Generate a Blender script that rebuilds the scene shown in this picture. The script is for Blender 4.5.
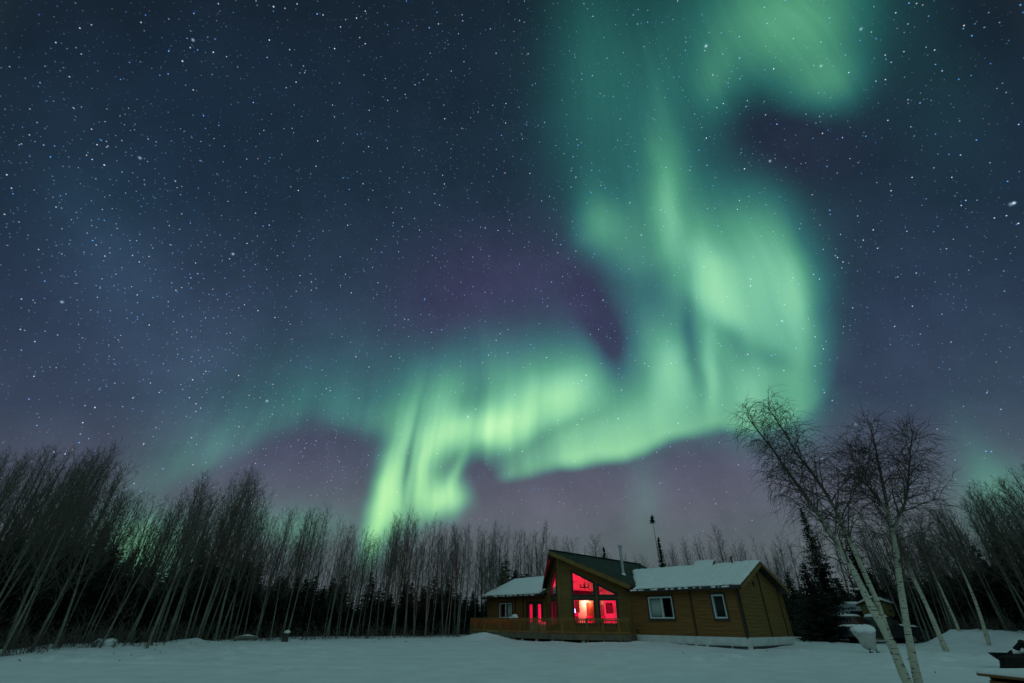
import bpy, bmesh, math, random
import numpy as np
from mathutils import Vector, Matrix

for _o in list(bpy.data.objects):
    bpy.data.objects.remove(_o)
scene = bpy.context.scene
COL = scene.collection
PI = math.pi

RED_W, WARM_W = 700.0, 105.0
# ------------------------------------------------------------------ camera
FPX, PITCH, ROLL, EYE = 444.3, math.radians(32.4), math.radians(0.66), 1.5
_cr, _sr, _cp, _sp = math.cos(ROLL), math.sin(ROLL), math.cos(PITCH), math.sin(PITCH)
cam_d = bpy.data.cameras.new('camera')
cam_d.sensor_width = 36.0
cam_d.lens = FPX / 1024 * 36
cam_d.clip_start = 0.05
cam_d.clip_end = 5000
cam = bpy.data.objects.new('camera', cam_d)
COL.objects.link(cam)
_R = Vector((1, 0, 0)); _U = Vector((0, -_sp, _cp)); _F = Vector((0, _cp, _sp))
_X = _R * _cr + _U * _sr
_Y = -_R * _sr + _U * _cr
cam.matrix_world = Matrix(((_X.x, _Y.x, -_F.x, 0), (_X.y, _Y.y, -_F.y, 0), (_X.z, _Y.z, -_F.z, EYE), (0, 0, 0, 1)))
scene.camera = cam

def ray(px, py):
    """world direction seen at a photo position (used only to measure where things stand)"""
    x = (px - 512) / FPX; y = (341.5 - py) / FPX
    return _X * x + _Y * y + _F

def proj(P):
    d = Vector(P) - Vector((0, 0, EYE))
    w = d.dot(_F)
    return 512 + FPX * d.dot(_X) / w, 341.5 - FPX * d.dot(_Y) / w

def at_range(px, py, rng):
    r = ray(px, py); t = rng / math.hypot(r.x, r.y)
    return Vector((r.x * t, r.y * t, EYE + r.z * t))

# ------------------------------------------------------------------ render settings
scene.view_settings.view_transform = 'Standard'
scene.view_settings.look = 'None'
scene.view_settings.exposure = 0
scene.view_settings.gamma = 1
scene.view_settings.use_curve_mapping = False
scene.render.engine = 'CYCLES'
scene.cycles.max_bounces = 6
scene.cycles.diffuse_bounces = 3
scene.cycles.glossy_bounces = 3
scene.cycles.transparent_max_bounces = 12
scene.cycles.caustics_reflective = False
scene.cycles.caustics_refractive = False
scene.cycles.sample_clamp_indirect = 4

def lin(r, g, b):
    f = lambda c: (c / 255 / 12.92) if c <= 10 else ((c / 255 + 0.055) / 1.055) ** 2.4
    return (f(r), f(g), f(b), 1.0)

# ------------------------------------------------------------------ world: the aurora sky
world = bpy.data.worlds.new('World')
scene.world = world
world.use_nodes = True
wt = world.node_tree
wt.nodes.clear()

class N:
    """one float or vector output with arithmetic"""
    def __init__(self, s, t): self.s = s; self.t = t
    def _m(self, op, *a, clamp=False):
        n = self.t.nodes.new('ShaderNodeMath'); n.operation = op; n.use_clamp = clamp
        for i, v in enumerate((self,) + a):
            if isinstance(v, N): self.t.links.new(v.s, n.inputs[i])
            else: n.inputs[i].default_value = v
        return N(n.outputs[0], self.t)
    def __add__(self, o): return self._m('ADD', o)
    def __sub__(self, o): return self._m('SUBTRACT', o)
    def __mul__(self, o): return self._m('MULTIPLY', o)
    def __truediv__(self, o): return self._m('DIVIDE', o)
    def mad(self, a, b): return self._m('MULTIPLY_ADD', a, b)
    def exp(self): return self._m('EXPONENT')
    def max(self, o): return self._m('MAXIMUM', o)
    def min(self, o): return self._m('MINIMUM', o)
    def pow(self, o): return self._m('POWER', o)
    def clamp(self): return self._m('MULTIPLY', 1.0, clamp=True)
    def sstep(self, lo, hi):
        if lo > hi: return self.sstep(hi, lo).mad(-1.0, 1.0)
        n = self.t.nodes.new('ShaderNodeMapRange'); n.interpolation_type = 'SMOOTHSTEP'
        self.t.links.new(self.s, n.inputs['Value'])
        n.inputs['From Min'].default_value = lo; n.inputs['From Max'].default_value = hi
        return N(n.outputs[0], self.t)
    def curve(self, pts, lo, hi):
        """pts (x, y in 0..1) over x range lo..hi"""
        m = self._m('SUBTRACT', lo)._m('MULTIPLY', 1.0 / (hi - lo), clamp=True)
        n = self.t.nodes.new('ShaderNodeFloatCurve')
        c = n.mapping.curves[0]
        q = [((x - lo) / (hi - lo), y) for x, y in pts]
        while len(c.points) < len(q): c.points.new(0.5, 0.5)
        for k, (x, y) in enumerate(q):
            c.points[k].location = (x, y)
        n.mapping.update()
        self.t.links.new(m.s, n.inputs['Value'])
        return N(n.outputs[0], self.t)

def build_world():
    t = wt; nd = t.nodes; ln = t.links
    tc = nd.new('ShaderNodeTexCoord')
    D = tc.outputs['Generated']
    def vm(op, a, b=None, c=None, out=0):
        n = nd.new('ShaderNodeVectorMath'); n.operation = op
        for i, v in enumerate((a, b, c)):
            if v is None: continue
            if isinstance(v, (tuple, list, Vector)): n.inputs[i].default_value = tuple(v)[:3]
            elif isinstance(v, N): ln.new(v.s, n.inputs[i])
            else: ln.new(v, n.inputs[i])
        return n.outputs[out]
    dot = lambda a, b: N(vm('DOT_PRODUCT', a, b, out='Value'), t)
    # a flat star chart centred on one fixed direction of the sky (north, 32 degrees up); units of about 13 degrees
    axX, axY, axC = _X.copy(), -_Y, _F.copy()
    # slow warping so that no edge is geometric
    nz = nd.new('ShaderNodeTexNoise'); nz.inputs['Scale'].default_value = 5.5; nz.inputs['Detail'].default_value = 2.0
    ln.new(D, nz.inputs['Vector'])
    wv = vm('MULTIPLY_ADD', nz.outputs['Color'], (0.055, 0.055, 0.055), (-0.0275, -0.0275, -0.0275))
    DW = vm('ADD', D, wv)
    def chart(vec):
        c = dot(vec, axC).max(0.06)
        u = dot(vec, axX) / c * (FPX / 100) + 5.12
        v = dot(vec, axY) / c * (FPX / 100) + 3.415
        return u, v
    u0, v0 = chart(D); u, v = chart(DW)
    def comb(a, b):
        n = nd.new('ShaderNodeCombineXYZ'); ln.new(a.s, n.inputs[0]); ln.new(b.s, n.inputs[1]); n.inputs[2].default_value = 1.0; return n.outputs[0]
    P0 = comb(u0, v0); P = comb(u, v)
    front = dot(D, axC).sstep(0.05, 0.35)
    def blob(cx, cy, sx, sy, rot=0, amp=1.0, src=None):
        """soft elliptical patch; rot in degrees turns its long axis"""
        c, s_ = math.cos(math.radians(rot)), math.sin(math.radians(rot))
        sx, sy, cx, cy = sx / 100, sy / 100, cx / 100, cy / 100
        a = dot(src or P, (c / sx, s_ / sx, -(cx * c + cy * s_) / sx))
        b = dot(src or P, (-s_ / sy, c / sy, -(-cx * s_ + cy * c) / sy))
        d2 = b.mad(b, a * a)
        n = nd.new('ShaderNodeMath'); n.operation = 'POWER'; n.inputs[0].default_value = math.exp(-1); ln.new(d2.s, n.inputs[1])
        e = N(n.outputs[0], t)
        return (e, amp)
    def band(edge, amp, decay, soft, lo, hi, along=None, across=None):
        """curtain with a lower edge: edge/amp are points over chart x; brightness dies away upward"""
        a = along or u; b = across or v
        e = a.curve([(x / 100, y / 700) for x, y in edge], lo / 100, hi / 100) * 7.0
        A = a.curve([(x / 100, y) for x, y in amp], lo / 100, hi / 100)
        h = e - b                       # height above the edge
        up = (h.max(0.0) * (-100.0 / decay)).exp()
        return A * up * h.sstep(-soft / 100, soft / 100)
    def cmix(mode, fac, a, b):
        n = nd.new('ShaderNodeMix'); n.data_type = 'RGBA'; n.blend_type = mode; n.clamp_factor = False; n.clamp_result = False
        if fac is None: n.inputs['Factor'].default_value = 1.0
        else: ln.new(fac.s, n.inputs['Factor'])
        for i, v in ((6, a), (7, b)):
            if isinstance(v, tuple): n.inputs[i].default_value = v
            else: ln.new(v, n.inputs[i])
        return n.outputs[2]
    BLACK = (0, 0, 0, 1)
    class Acc:
        s = None
        def append(self, x):
            if isinstance(x, tuple): x = x[0].mad(x[1], self.s) if self.s else x[0] * x[1]
            elif self.s: x = self.s + x
            self.s = x

    # rays: streaks running toward the magnetic zenith
    zx = u - 5.35; zy = v + 3.2
    ang = zx / zy
    rn = nd.new('ShaderNodeTexNoise'); rn.noise_dimensions = '2D'; rn.inputs['Scale'].default_value = 1.0; rn.inputs['Detail'].default_value = 2.2
    ln.new(comb(ang * 34.0, zy * 0.22), rn.inputs['Vector'])
    rays = N(rn.outputs['Fac'], t)

    # ---- green light
    G = Acc()
    G.append(band([(480, 482), (505, 476), (525, 469), (550, 466), (580, 465), (605, 461), (640, 449), (680, 436), (720, 428), (760, 425), (800, 415), (835, 392)],
                  [(480, 0), (502, .26), (525, .36), (550, .52), (575, .66), (605, .64), (640, .54), (680, .42), (720, .32), (760, .26), (800, .16), (835, 0)],
                  42, 10, 480, 840))
    G.append(band([(100, 505), (170, 482), (230, 458), (265, 434), (300, 420), (340, 418), (375, 428), (430, 450)],
                  [(100, 0), (160, .10), (230, .17), (300, .15), (340, .18), (370, .20), (395, .14), (430, 0)],
                  48, 24, 100, 430))
    for b in [
        # left pillars
        (384, 503, 42, 9, 105, .62), (392, 470, 55, 12, 104, .34), (399, 505, 30, 9, 104, .40), (372, 535, 25, 8, 105, .25),
        (423, 470, 42, 11, 101, .62), (428, 500, 22, 12, 100, .30), (445, 497, 22, 15, 140, .58), (440, 430, 45, 16, 98, .42), (457, 470, 24, 5, 115, .24), (415, 425, 55, 26, 95, .22),
        (470, 428, 34, 18, 160, .46), (500, 432, 34, 15, 165, .30),
        # bright fold left of the dark wedge
        (545, 400, 52, 30, 163, .38), (520, 420, 50, 22, 165, .20), (572, 392, 26, 24, 150, .12), (515, 368, 88, 40, 172, .12), (480, 395, 70, 40, 170, .11),
        (585, 425, 40, 22, 160, .04),
        # strip between the fold and the lower curtain
        (640, 425, 50, 22, 160, .12), (636, 408, 20, 26, 0, .06),
        # the tall column: broad body
        (650, 110, 85, 130, 0, .10), (585, 60, 42, 110, 0, .06), (655, 235, 44, 66, 0, .12), (730, 275, 66, 80, 8, .27), (770, 330, 48, 90, 170, .22), (690, 385, 80, 45, 0, .15),
        # upper right lobe
        (795, 45, 55, 62, 150, .20), (828, 86, 32, 30, 140, .15), (720, 80, 24, 42, 0, .13), (765, 20, 60, 40, 0, .10), (790, -60, 90, 90, 0, .20),
        # streaks within the column
        (668, 215, 13, 60, 176, .22), (668, 150, 22, 90, 178, .07), (602, 228, 26, 26, 0, .15), (592, 205, 16, 34, 0, .06), (716, 292, 24, 36, 160, .28), (700, 270, 14, 40, 170, .18), (792, 302, 13, 42, 168, .24),
        (770, 265, 26, 60, 170, .16), (800, 375, 20, 56, 0, .12), (672, 372, 19, 36, 8, .28), (661, 335, 22, 34, 160, .12), (711, 368, 7, 44, 2, .20), (745, 395, 18, 32, 0, .16), (735, 320, 26, 20, 40, .12),
        # dark lanes
        (694, 356, 8, 44, 174, -.15), (728, 328, 48, 12, 38, -.15), (738, 350, 9, 30, 160, -.08), (553, 434, 52, 8, 161, -.12), (775, 360, 22, 10, 30, -.08), (782, 128, 66, 30, 16, -.05), (655, 290, 18, 30, 150, -.09), (690, 318, 20, 22, 0, -.08),
        (407, 470, 60, 4, 101, -.22), (596, 322, 24, 50, 160, -.05), (616, 358, 17, 44, 165, -.13), (628, 258, 52, 20, 50, .08), (487, 474, 16, 18, 40, -.14), (755, 165, 60, 40, 20, -.03),
        # near the horizon: glows behind the wood
        (138, 548, 50, 34, 0, .34), (290, 525, 60, 20, 0, .13), (640, 500, 18, 45, 0, .06), (985, 470, 20, 60, 155, .06), (1005, 500, 45, 40, 0, .12), (940, 80, 55, 90, 160, .02),
    ]:
        G.append(blob(*b))
    g = G.s
    g = g * ((rays - 0.5).mad((v.sstep(3.2, 4.8) * u.sstep(6.6, 4.6)).mad(0.75, 0.20), 1.0))
    g = ((g * g + 0.0016).pow(0.5) + g) * 0.5
    g = (g - 0.0185).max(0.0) * front
    cr = nd.new('ShaderNodeValToRGB')
    el = cr.color_ramp.elements
    stops = [(0, (0, 0, 0, 1)), (.05, (.004, .05, .04, 1)), (.12, (.014, .12, .088, 1)), (.30, (.068, .30, .155, 1)), (.47, (.15, .47, .26, 1)), (.65, (.26, .65, .33, 1)), (.85, (.41, .80, .42, 1)), (1.0, (.50, .90, .50, 1))]
    el[0].position = 0; el[0].color = stops[0][1]
    el[1].position = 1; el[1].color = stops[-1][1]
    for p_, c_ in stops[1:-1]:
        e_ = el.new(p_); e_.color = c_
    ln.new(g.clamp().s, cr.inputs[0])
    # lower down the light passes more air: a little yellower
    low = v.sstep(3.2, 5.2)
    tint = nd.new('ShaderNodeMix'); tint.data_type = 'RGBA'
    ln.new(low.s, tint.inputs['Factor'])
    tint.inputs[6].default_value = (1, 1, 1.02, 1); tint.inputs[7].default_value = (1.05, 1.03, .72, 1)
    AUR = cmix('MULTIPLY', None, cr.outputs[0], tint.outputs[2])

    # ---- the night sky itself
    br = nd.new('ShaderNodeValToRGB')
    el = br.color_ramp.elements
    base = [(0, (23, 34, 48)), (200, (29, 44, 62)), (300, (43, 56, 79)), (400, (54, 66, 88)), (460, (75, 82, 100)), (505, (87, 95, 106)), (540, (88, 97, 103)), (640, (66, 78, 82))]
    el[0].position = 0; el[0].color = lin(*base[0][1])
    el[1].position = 1; el[1].color = lin(*base[-1][1])
    for y, c in base[1:-1]:
        e_ = el.new(y / 700); e_.color = lin(*c)
    ln.new((v0 * (100 / 700.)).clamp().s, br.inputs[0])
    SKY = br.outputs[0]
    def add_col(cur, fac, col):
        if isinstance(fac, tuple): fac, k = fac; col = [q * k for q in col]
        return cmix('ADD', fac, cur, tuple(col) + (1,))
    SKY = add_col(SKY, blob(125, 270, 150, 60, 62, .85), (.008, .022, .036))
    SKY = add_col(SKY, blob(190, 355, 90, 70, 60, .6), (.010, .012, .020))
    SKY = add_col(SKY, blob(500, 295, 120, 65, 170, .75), (.024, .002, .026))
    SKY = add_col(SKY, blob(600, 320, 50, 66, 170, .25), (.022, .0, .026))
    SKY = add_col(SKY, blob(550, 500, 120, 34, 0, .8), (.024, .002, .016))
    SKY = add_col(SKY, blob(300, 462, 70, 34, 0, .5), (.016, .002, .022))
    SKY = add_col(SKY, blob(740, 475, 120, 50, 0, .8), (.022, .004, .018))
    SKY = add_col(SKY, blob(790, 170, 70, 70, 0, .45), (.010, .002, .010))
    SKY = add_col(SKY, blob(700, 300, 330, 260, 0, .35), (.004, .016, .014))
    SKY = add_col(SKY, blob(200, 110, 140, 100, 0, .5), (.000, .004, .012))
    SKY = add_col(SKY, blob(1010, 440, 70, 120, 0, .6), (.002, .014, .004))
    # thin unevenness of the night air
    n2 = nd.new('ShaderNodeTexNoise'); n2.inputs['Scale'].default_value = 9; n2.inputs['Detail'].default_value = 8; n2.inputs['Roughness'].default_value = .62
    ln.new(D, n2.inputs['Vector'])
    SKY = cmix('MIX', N(n2.outputs['Fac'], t) * 0.7 + 0.65, BLACK, SKY)

    # ---- stars
    STAR = None
    milky = (blob(140, 290, 190, 75, 62, 1.0, P0)[0] + blob(310, 470, 60, 60, 0, .7, P0)[0] * .7).clamp()
    def stars(scale, rad, gain, keep, mask=None):
        nonlocal STAR
        vo = nd.new('ShaderNodeTexVoronoi'); vo.voronoi_dimensions = '3D'; vo.feature = 'F1'
        vo.inputs['Scale'].default_value = scale
        ln.new(D, vo.inputs['Vector'])
        d = N(vo.outputs['Distance'], t)
        s = ((d * (-1.0 / (rad * scale))) + 1.0).max(0.0)
        s = s * s
        sep = nd.new('ShaderNodeSeparateColor'); ln.new(vo.outputs['Color'], sep.inputs[0])
        r1 = N(sep.outputs[0], t); r2 = N(sep.outputs[1], t)
        br_ = (r1 - (1.0 - keep)).max(0.0) * (1.0 / keep)
        br_ = br_ * br_ * gain + 0.0
        m = s * br_
        if mask is not None: m = m * mask
        mix = nd.new('ShaderNodeMix'); mix.data_type = 'RGBA'
        ln.new((r2 * r2).s, mix.inputs['Factor'])
        mix.inputs[6].default_value = (.10, .40, 1.0, 1); mix.inputs[7].default_value = (.95, .92, .95, 1)
        STAR = cmix('ADD', m, BLACK if STAR is None else STAR, mix.outputs[2])
    stars(30, .0018, 3.2, .35)
    stars(62, .0014, 3.0, .6)
    stars(115, .00135, 3.2, .85)
    stars(185, .0012, 3.0, .85, milky * 0.8 + 0.2)
    # the brightest stars, at their own places
    for (x, y, s_, a_) in [(1014, 203, 1.2, 1.4), (1011, 204.3, 1.6, .35), (706, 46, 1.5, .8), (856, 424, 1.4, .6), (233, 254, 1.4, .7), (267, 401, 1.5, .6), (468, 417, 1.5, .6), (770, 161, 1.3, .6),
                           (782, 321, 1.3, .6), (821, 66, 1.3, .5), (193, 40, 1.3, .6), (140, 158, 1.3, .6), (62, 302, 1.3, .6), (861, 29, 1.3, .5)]:
        d = ray(x, y).normalized()
        ca = dot(D, d)
        lam = 2.0 / (s_ * .52 / FPX) ** 2 / 1.2
        m = ((ca - 1.0) * lam).exp() * (a_ * 0.9)
        STAR = add_col(STAR, m, (.55, .78, 1.0))
    # thin air near the horizon hides the faint ones
    out = cmix('ADD', None, SKY, AUR)
    out = cmix('ADD', front * v0.sstep(6.3, 3.6), out, STAR)
    # the rest of the sky overhead and behind: aurora glow over the whole dome
    sep = nd.new('ShaderNodeSeparateXYZ'); ln.new(D, sep.inputs[0])
    z = N(sep.outputs[2], t)
    n3 = nd.new('ShaderNodeTexNoise'); n3.inputs['Scale'].default_value = 2.2; n3.inputs['Detail'].default_value = 3; ln.new(D, n3.inputs['Vector'])
    glow = N(n3.outputs['Fac'], t).sstep(.32, .78)
    rear = nd.new('ShaderNodeMix'); rear.data_type = 'RGBA'; ln.new(glow.s, rear.inputs['Factor'])
    rear.inputs[6].default_value = REAR_LO; rear.inputs[7].default_value = REAR_HI
    fin = nd.new('ShaderNodeMix'); fin.data_type = 'RGBA'
    vis = dot(D, axC).sstep(.30, .62)
    ln.new(vis.s, fin.inputs['Factor']); ln.new(cmix('MIX', z.sstep(.02, .42).mad(.88, .12), BLACK, rear.outputs[2]), fin.inputs[6]); ln.new(out, fin.inputs[7])
    bg = nd.new('ShaderNodeBackground'); bg.inputs['Strength'].default_value = 1.0
    ln.new(fin.outputs[2], bg.inputs['Color'])
    wo = nd.new('ShaderNodeOutputWorld'); ln.new(bg.outputs[0], wo.inputs['Surface'])

REAR_LO = (.130, .210, .220, 1)
REAR_HI = (.265, .480, .475, 1)
build_world()
world.cycles.sampling_method = 'MANUAL'
world.cycles.sample_map_resolution = 512

# ------------------------------------------------------------------ mesh helpers
from mathutils import noise as mnoise
rng = random.Random(11)

class MB:
    """collects shapes; build() links them as ONE mesh object"""
    def __init__(self): self.v = []; self.f = []; self.m = []
    def add(self, vs, fs, m=0):
        o = len(self.v)
        self.v += [tuple(q) for q in vs]
        self.f += [tuple(i + o for i in f) for f in fs]
        self.m += [m] * len(fs)
        return self
    def box(self, lo, hi, m=0, T=None):
        (x0, y0, z0), (x1, y1, z1) = lo, hi
        vs = [Vector(p) for p in ((x0, y0, z0), (x1, y0, z0), (x1, y1, z0), (x0, y1, z0), (x0, y0, z1), (x1, y0, z1), (x1, y1, z1), (x0, y1, z1))]
        if T is not None: vs = [T @ p for p in vs]
        return self.add(vs, [(0, 3, 2, 1), (4, 5, 6, 7), (0, 1, 5, 4), (1, 2, 6, 5), (2, 3, 7, 6), (3, 0, 4, 7)], m)
    def beam(self, p, q, w, h, m=0, up=(0, 0, 1)):
        """square bar from p to q, w wide and h high"""
        p = Vector(p); q = Vector(q); d = (q - p).normalized()
        s = d.cross(Vector(up))
        if s.length < 1e-4: s = d.cross(Vector((1, 0, 0)))
        s.normalize(); u = s.cross(d)
        vs = [c + s * (a * w / 2) + u * (b * h / 2) for c in (p, q) for a, b in ((-1, -1), (1, -1), (1, 1), (-1, 1))]
        return self.add(vs, [(0, 3, 2, 1), (4, 5, 6, 7), (0, 1, 5, 4), (1, 2, 6, 5), (2, 3, 7, 6), (3, 0, 4, 7)], m)
    def tube(self, pts, rads, n=8, m=0, cap=True):
        pts = [Vector(p) for p in pts]
        vs = []; fs = []
        ref = None
        for i, p in enumerate(pts):
            d = (pts[min(i + 1, len(pts) - 1)] - pts[max(i - 1, 0)])
            d = d.normalized() if d.length > 1e-9 else Vector((0, 0, 1))
            if ref is None: ref = d.orthogonal().normalized()
            s = (ref - d * ref.dot(d)); s = s.normalized() if s.length > 1e-6 else d.orthogonal().normalized()
            ref = s; u = d.cross(s)
            for k in range(n):
                a = 2 * PI * k / n
                vs.append(p + (s * math.cos(a) + u * math.sin(a)) * rads[i])
        for i in range(len(pts) - 1):
            for k in range(n):
                a = i * n + k; b = i * n + (k + 1) % n
                fs.append((a, b, b + n, a + n))
        if cap:
            fs.append(tuple(range(n - 1, -1, -1))); fs.append(tuple((len(pts) - 1) * n + k for k in range(n)))
        return self.add(vs, fs, m)
    def prism(self, poly, lo, hi, m=0, frame=None):
        """poly (x, y) pulled from lo to hi along z; frame maps it to space"""
        n = len(poly)
        vs = [Vector((x, y, lo)) for x, y in poly] + [Vector((x, y, hi)) for x, y in poly]
        if frame is not None: vs = [frame @ q for q in vs]
        fs = [tuple(range(n - 1, -1, -1)), tuple(range(n, 2 * n))] + [(i, (i + 1) % n, (i + 1) % n + n, i + n) for i in range(n)]
        return self.add(vs, fs, m)
    def lathe(self, prof, n=20, at=(0, 0, 0), m=0):
        vs = []; fs = []
        for r, z in prof:
            for k in range(n):
                a = 2 * PI * k / n; vs.append((at[0] + r * math.cos(a), at[1] + r * math.sin(a), at[2] + z))
        for i in range(len(prof) - 1):
            for k in range(n):
                a = i * n + k; b = i * n + (k + 1) % n; fs.append((a, b, b + n, a + n))
        fs.append(tuple(range(n - 1, -1, -1))); fs.append(tuple((len(prof) - 1) * n + k for k in range(n)))
        return self.add(vs, fs, m)
    def build(self, name, mats, parent=None, smooth=False, fix=True, bevel=0):
        me = bpy.data.meshes.new(name)
        me.from_pydata(self.v, [], self.f)
        if not isinstance(mats, (list, tuple)): mats = [mats]
        for q in mats: me.materials.append(q)
        me.polygons.foreach_set('material_index', self.m)
        if fix:
            bm = bmesh.new(); bm.from_mesh(me)
            bmesh.ops.recalc_face_normals(bm, faces=bm.faces)
            bm.to_mesh(me); bm.free()
        if smooth: me.polygons.foreach_set('use_smooth', [True] * len(me.polygons))
        o = bpy.data.objects.new(name, me); COL.objects.link(o)
        if parent is not None: o.parent = parent
        if bevel:
            b = o.modifiers.new('bevel', 'BEVEL'); b.width = bevel; b.segments = 2; b.limit_method = 'ANGLE'
        return o

def tag(o, label=None, cat=None, group=None, kind=None):
    if label: o['label'] = label
    if cat: o['category'] = cat
    if group: o['group'] = group
    if kind: o['kind'] = kind
    return o

def empty(name, loc, rotz=0):
    o = bpy.data.objects.new(name, None); COL.objects.link(o)
    o.location = loc; o.rotation_euler = (0, 0, rotz); o.empty_display_size = 0.3
    return o

# ------------------------------------------------------------------ materials
def mat(name, col, rough=.8, var=.25, scale=6, bump=0, bscale=30, stretch=(1, 1, 1), metal=0, col2=None, spec=.3, det=4):
    """principled material whose colour wanders between two tones by an object-space noise"""
    m = bpy.data.materials.new(name); m.use_nodes = True
    t = m.node_tree; p = t.nodes['Principled BSDF']
    tc = t.nodes.new('ShaderNodeTexCoord'); mp = t.nodes.new('ShaderNodeMapping'); mp.inputs['Scale'].default_value = stretch
    t.links.new(tc.outputs['Object'], mp.inputs[0])
    nz = t.nodes.new('ShaderNodeTexNoise'); nz.inputs['Scale'].default_value = scale; nz.inputs['Detail'].default_value = det
    t.links.new(mp.outputs[0], nz.inputs['Vector'])
    mx = t.nodes.new('ShaderNodeMix'); mx.data_type = 'RGBA'
    rp = t.nodes.new('ShaderNodeMapRange'); rp.inputs[1].default_value = .3; rp.inputs[2].default_value = .7
    t.links.new(nz.outputs['Fac'], rp.inputs[0]); t.links.new(rp.outputs[0], mx.inputs['Factor'])
    c2 = col2 or tuple(c * (1 - var) for c in col)
    mx.inputs[6].default_value = (*c2[:3], 1); mx.inputs[7].default_value = (*[min(1, c * (1 + var * .6)) for c in col[:3]], 1)
    t.links.new(mx.outputs[2], p.inputs['Base Color'])
    p.inputs['Roughness'].default_value = rough; p.inputs['Metallic'].default_value = metal
    p.inputs['Specular IOR Level'].default_value = spec
    if bump:
        n2 = t.nodes.new('ShaderNodeTexNoise'); n2.inputs['Scale'].default_value = bscale; n2.inputs['Detail'].default_value = 6
        t.links.new(mp.outputs[0], n2.inputs['Vector'])
        b = t.nodes.new('ShaderNodeBump'); b.inputs['Strength'].default_value = bump; b.inputs['Distance'].default_value = .03
        t.links.new(n2.outputs['Fac'], b.inputs['Height']); t.links.new(b.outputs[0], p.inputs['Normal'])
    return m

def emit(name, col, s):
    m = bpy.data.materials.new(name); m.use_nodes = True; t = m.node_tree; t.nodes.clear()
    e = t.nodes.new('ShaderNodeEmission'); e.inputs[0].default_value = (*col, 1); e.inputs[1].default_value = s
    o = t.nodes.new('ShaderNodeOutputMaterial'); t.links.new(e.outputs[0], o.inputs[0])
    return m

def glass(name, refl=.03, tint=(.9, .93, .92)):
    m = bpy.data.materials.new(name); m.use_nodes = True; t = m.node_tree; t.nodes.clear()
    tr = t.nodes.new('ShaderNodeBsdfTransparent'); tr.inputs[0].default_value = (*tint, 1)
    gl = t.nodes.new('ShaderNodeBsdfGlossy'); gl.inputs['Roughness'].default_value = .03
    ge = t.nodes.new('ShaderNodeNewGeometry'); dt_ = t.nodes.new('ShaderNodeVectorMath'); dt_.operation = 'DOT_PRODUCT'
    t.links.new(ge.outputs['Incoming'], dt_.inputs[0]); t.links.new(ge.outputs['Normal'], dt_.inputs[1])
    ab_ = t.nodes.new('ShaderNodeMath'); ab_.operation = 'ABSOLUTE'; t.links.new(dt_.outputs['Value'], ab_.inputs[0])
    om = t.nodes.new('ShaderNodeMath'); om.operation = 'SUBTRACT'; om.inputs[0].default_value = 1; t.links.new(ab_.outputs[0], om.inputs[1])
    pw = t.nodes.new('ShaderNodeMath'); pw.operation = 'POWER'; pw.inputs[1].default_value = 5; t.links.new(om.outputs[0], pw.inputs[0])
    ad = t.nodes.new('ShaderNodeMath'); ad.operation = 'MULTIPLY_ADD'; ad.inputs[1].default_value = .9; ad.inputs[2].default_value = refl
    t.links.new(pw.outputs[0], ad.inputs[0])
    mx = t.nodes.new('ShaderNodeMixShader'); t.links.new(ad.outputs[0], mx.inputs[0]); t.links.new(tr.outputs[0], mx.inputs[1]); t.links.new(gl.outputs[0], mx.inputs[2])
    o = t.nodes.new('ShaderNodeOutputMaterial'); t.links.new(mx.outputs[0], o.inputs[0])
    return m

M = {}
M['snow'] = mat('snow', (.80, .83, .86), .75, .10, 1.1, .6, 7, det=7)
M['roof_snow'] = mat('roof_snow', (.84, .86, .88), .75, .05, 1.2, .3, 9)
M['siding'] = mat('siding', (.205, .098, .024), .6, .32, 2.2, .15, 20, (.35, .35, 7), det=6)
M['prow_siding'] = mat('prow_siding', (.175, .112, .026), .6, .30, 2.2, .15, 20, (.35, .35, 7), det=6)
M['gable_siding'] = mat('gable_siding', (.180, .112, .027), .6, .32, 2.2, .15, 20, (.35, .35, 7), det=6)
M['trim_wood'] = mat('trim_wood', (.19, .115, .03), .6, .25, 3, .1, 30, (1, 1, .3))
M['board_dark'] = mat('board_dark', (.07, .035, .014), .6, .3, 4)
M['trim_dark'] = mat('trim_dark', (.035, .04, .04), .5, .2, 5)
M['frame_white'] = mat('frame_white', (.62, .66, .64), .5, .1, 5)
M['metal_roof'] = mat('metal_roof', (.026, .030, .027), .6, .25, 1.3, .1, 6, spec=.25)
M['soffit'] = mat('soffit', (.07, .04, .02), .7, .25, 4, 0, 1, (8, 1, 1))
M['foundation'] = mat('foundation', (.62, .66, .66), .8, .15, 2.5, .2, 10)
M['interior'] = mat('interior', (.72, .62, .60), .8, .12, 2)
M['floor_wood'] = mat('floor_wood', (.32, .2, .12), .5, .3, 3, 0, 1, (8, 1, 1))
M['deck_wood'] = mat('deck_wood', (.25, .14, .042), .7, .3, 3, .15, 20)
M['deck_rim'] = mat('deck_rim', (.14, .12, .09), .8, .3, 3, .15, 20)
M['flue'] = mat('flue', (.55, .58, .60), .32, .1, 6, metal=.85)
M['glass'] = glass('glass')
M['curtain'] = mat('curtain', (.62, .72, .70), .9, .15, 5, 0, 1, (6, 6, .4))
M['curtain_dark'] = mat('curtain_dark', (.06, .07, .07), .9, .25, 5, 0, 1, (6, 6, .4))
M['black'] = mat('black', (.012, .012, .013), .5, .3, 6)
M['bark_pale'] = None

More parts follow.
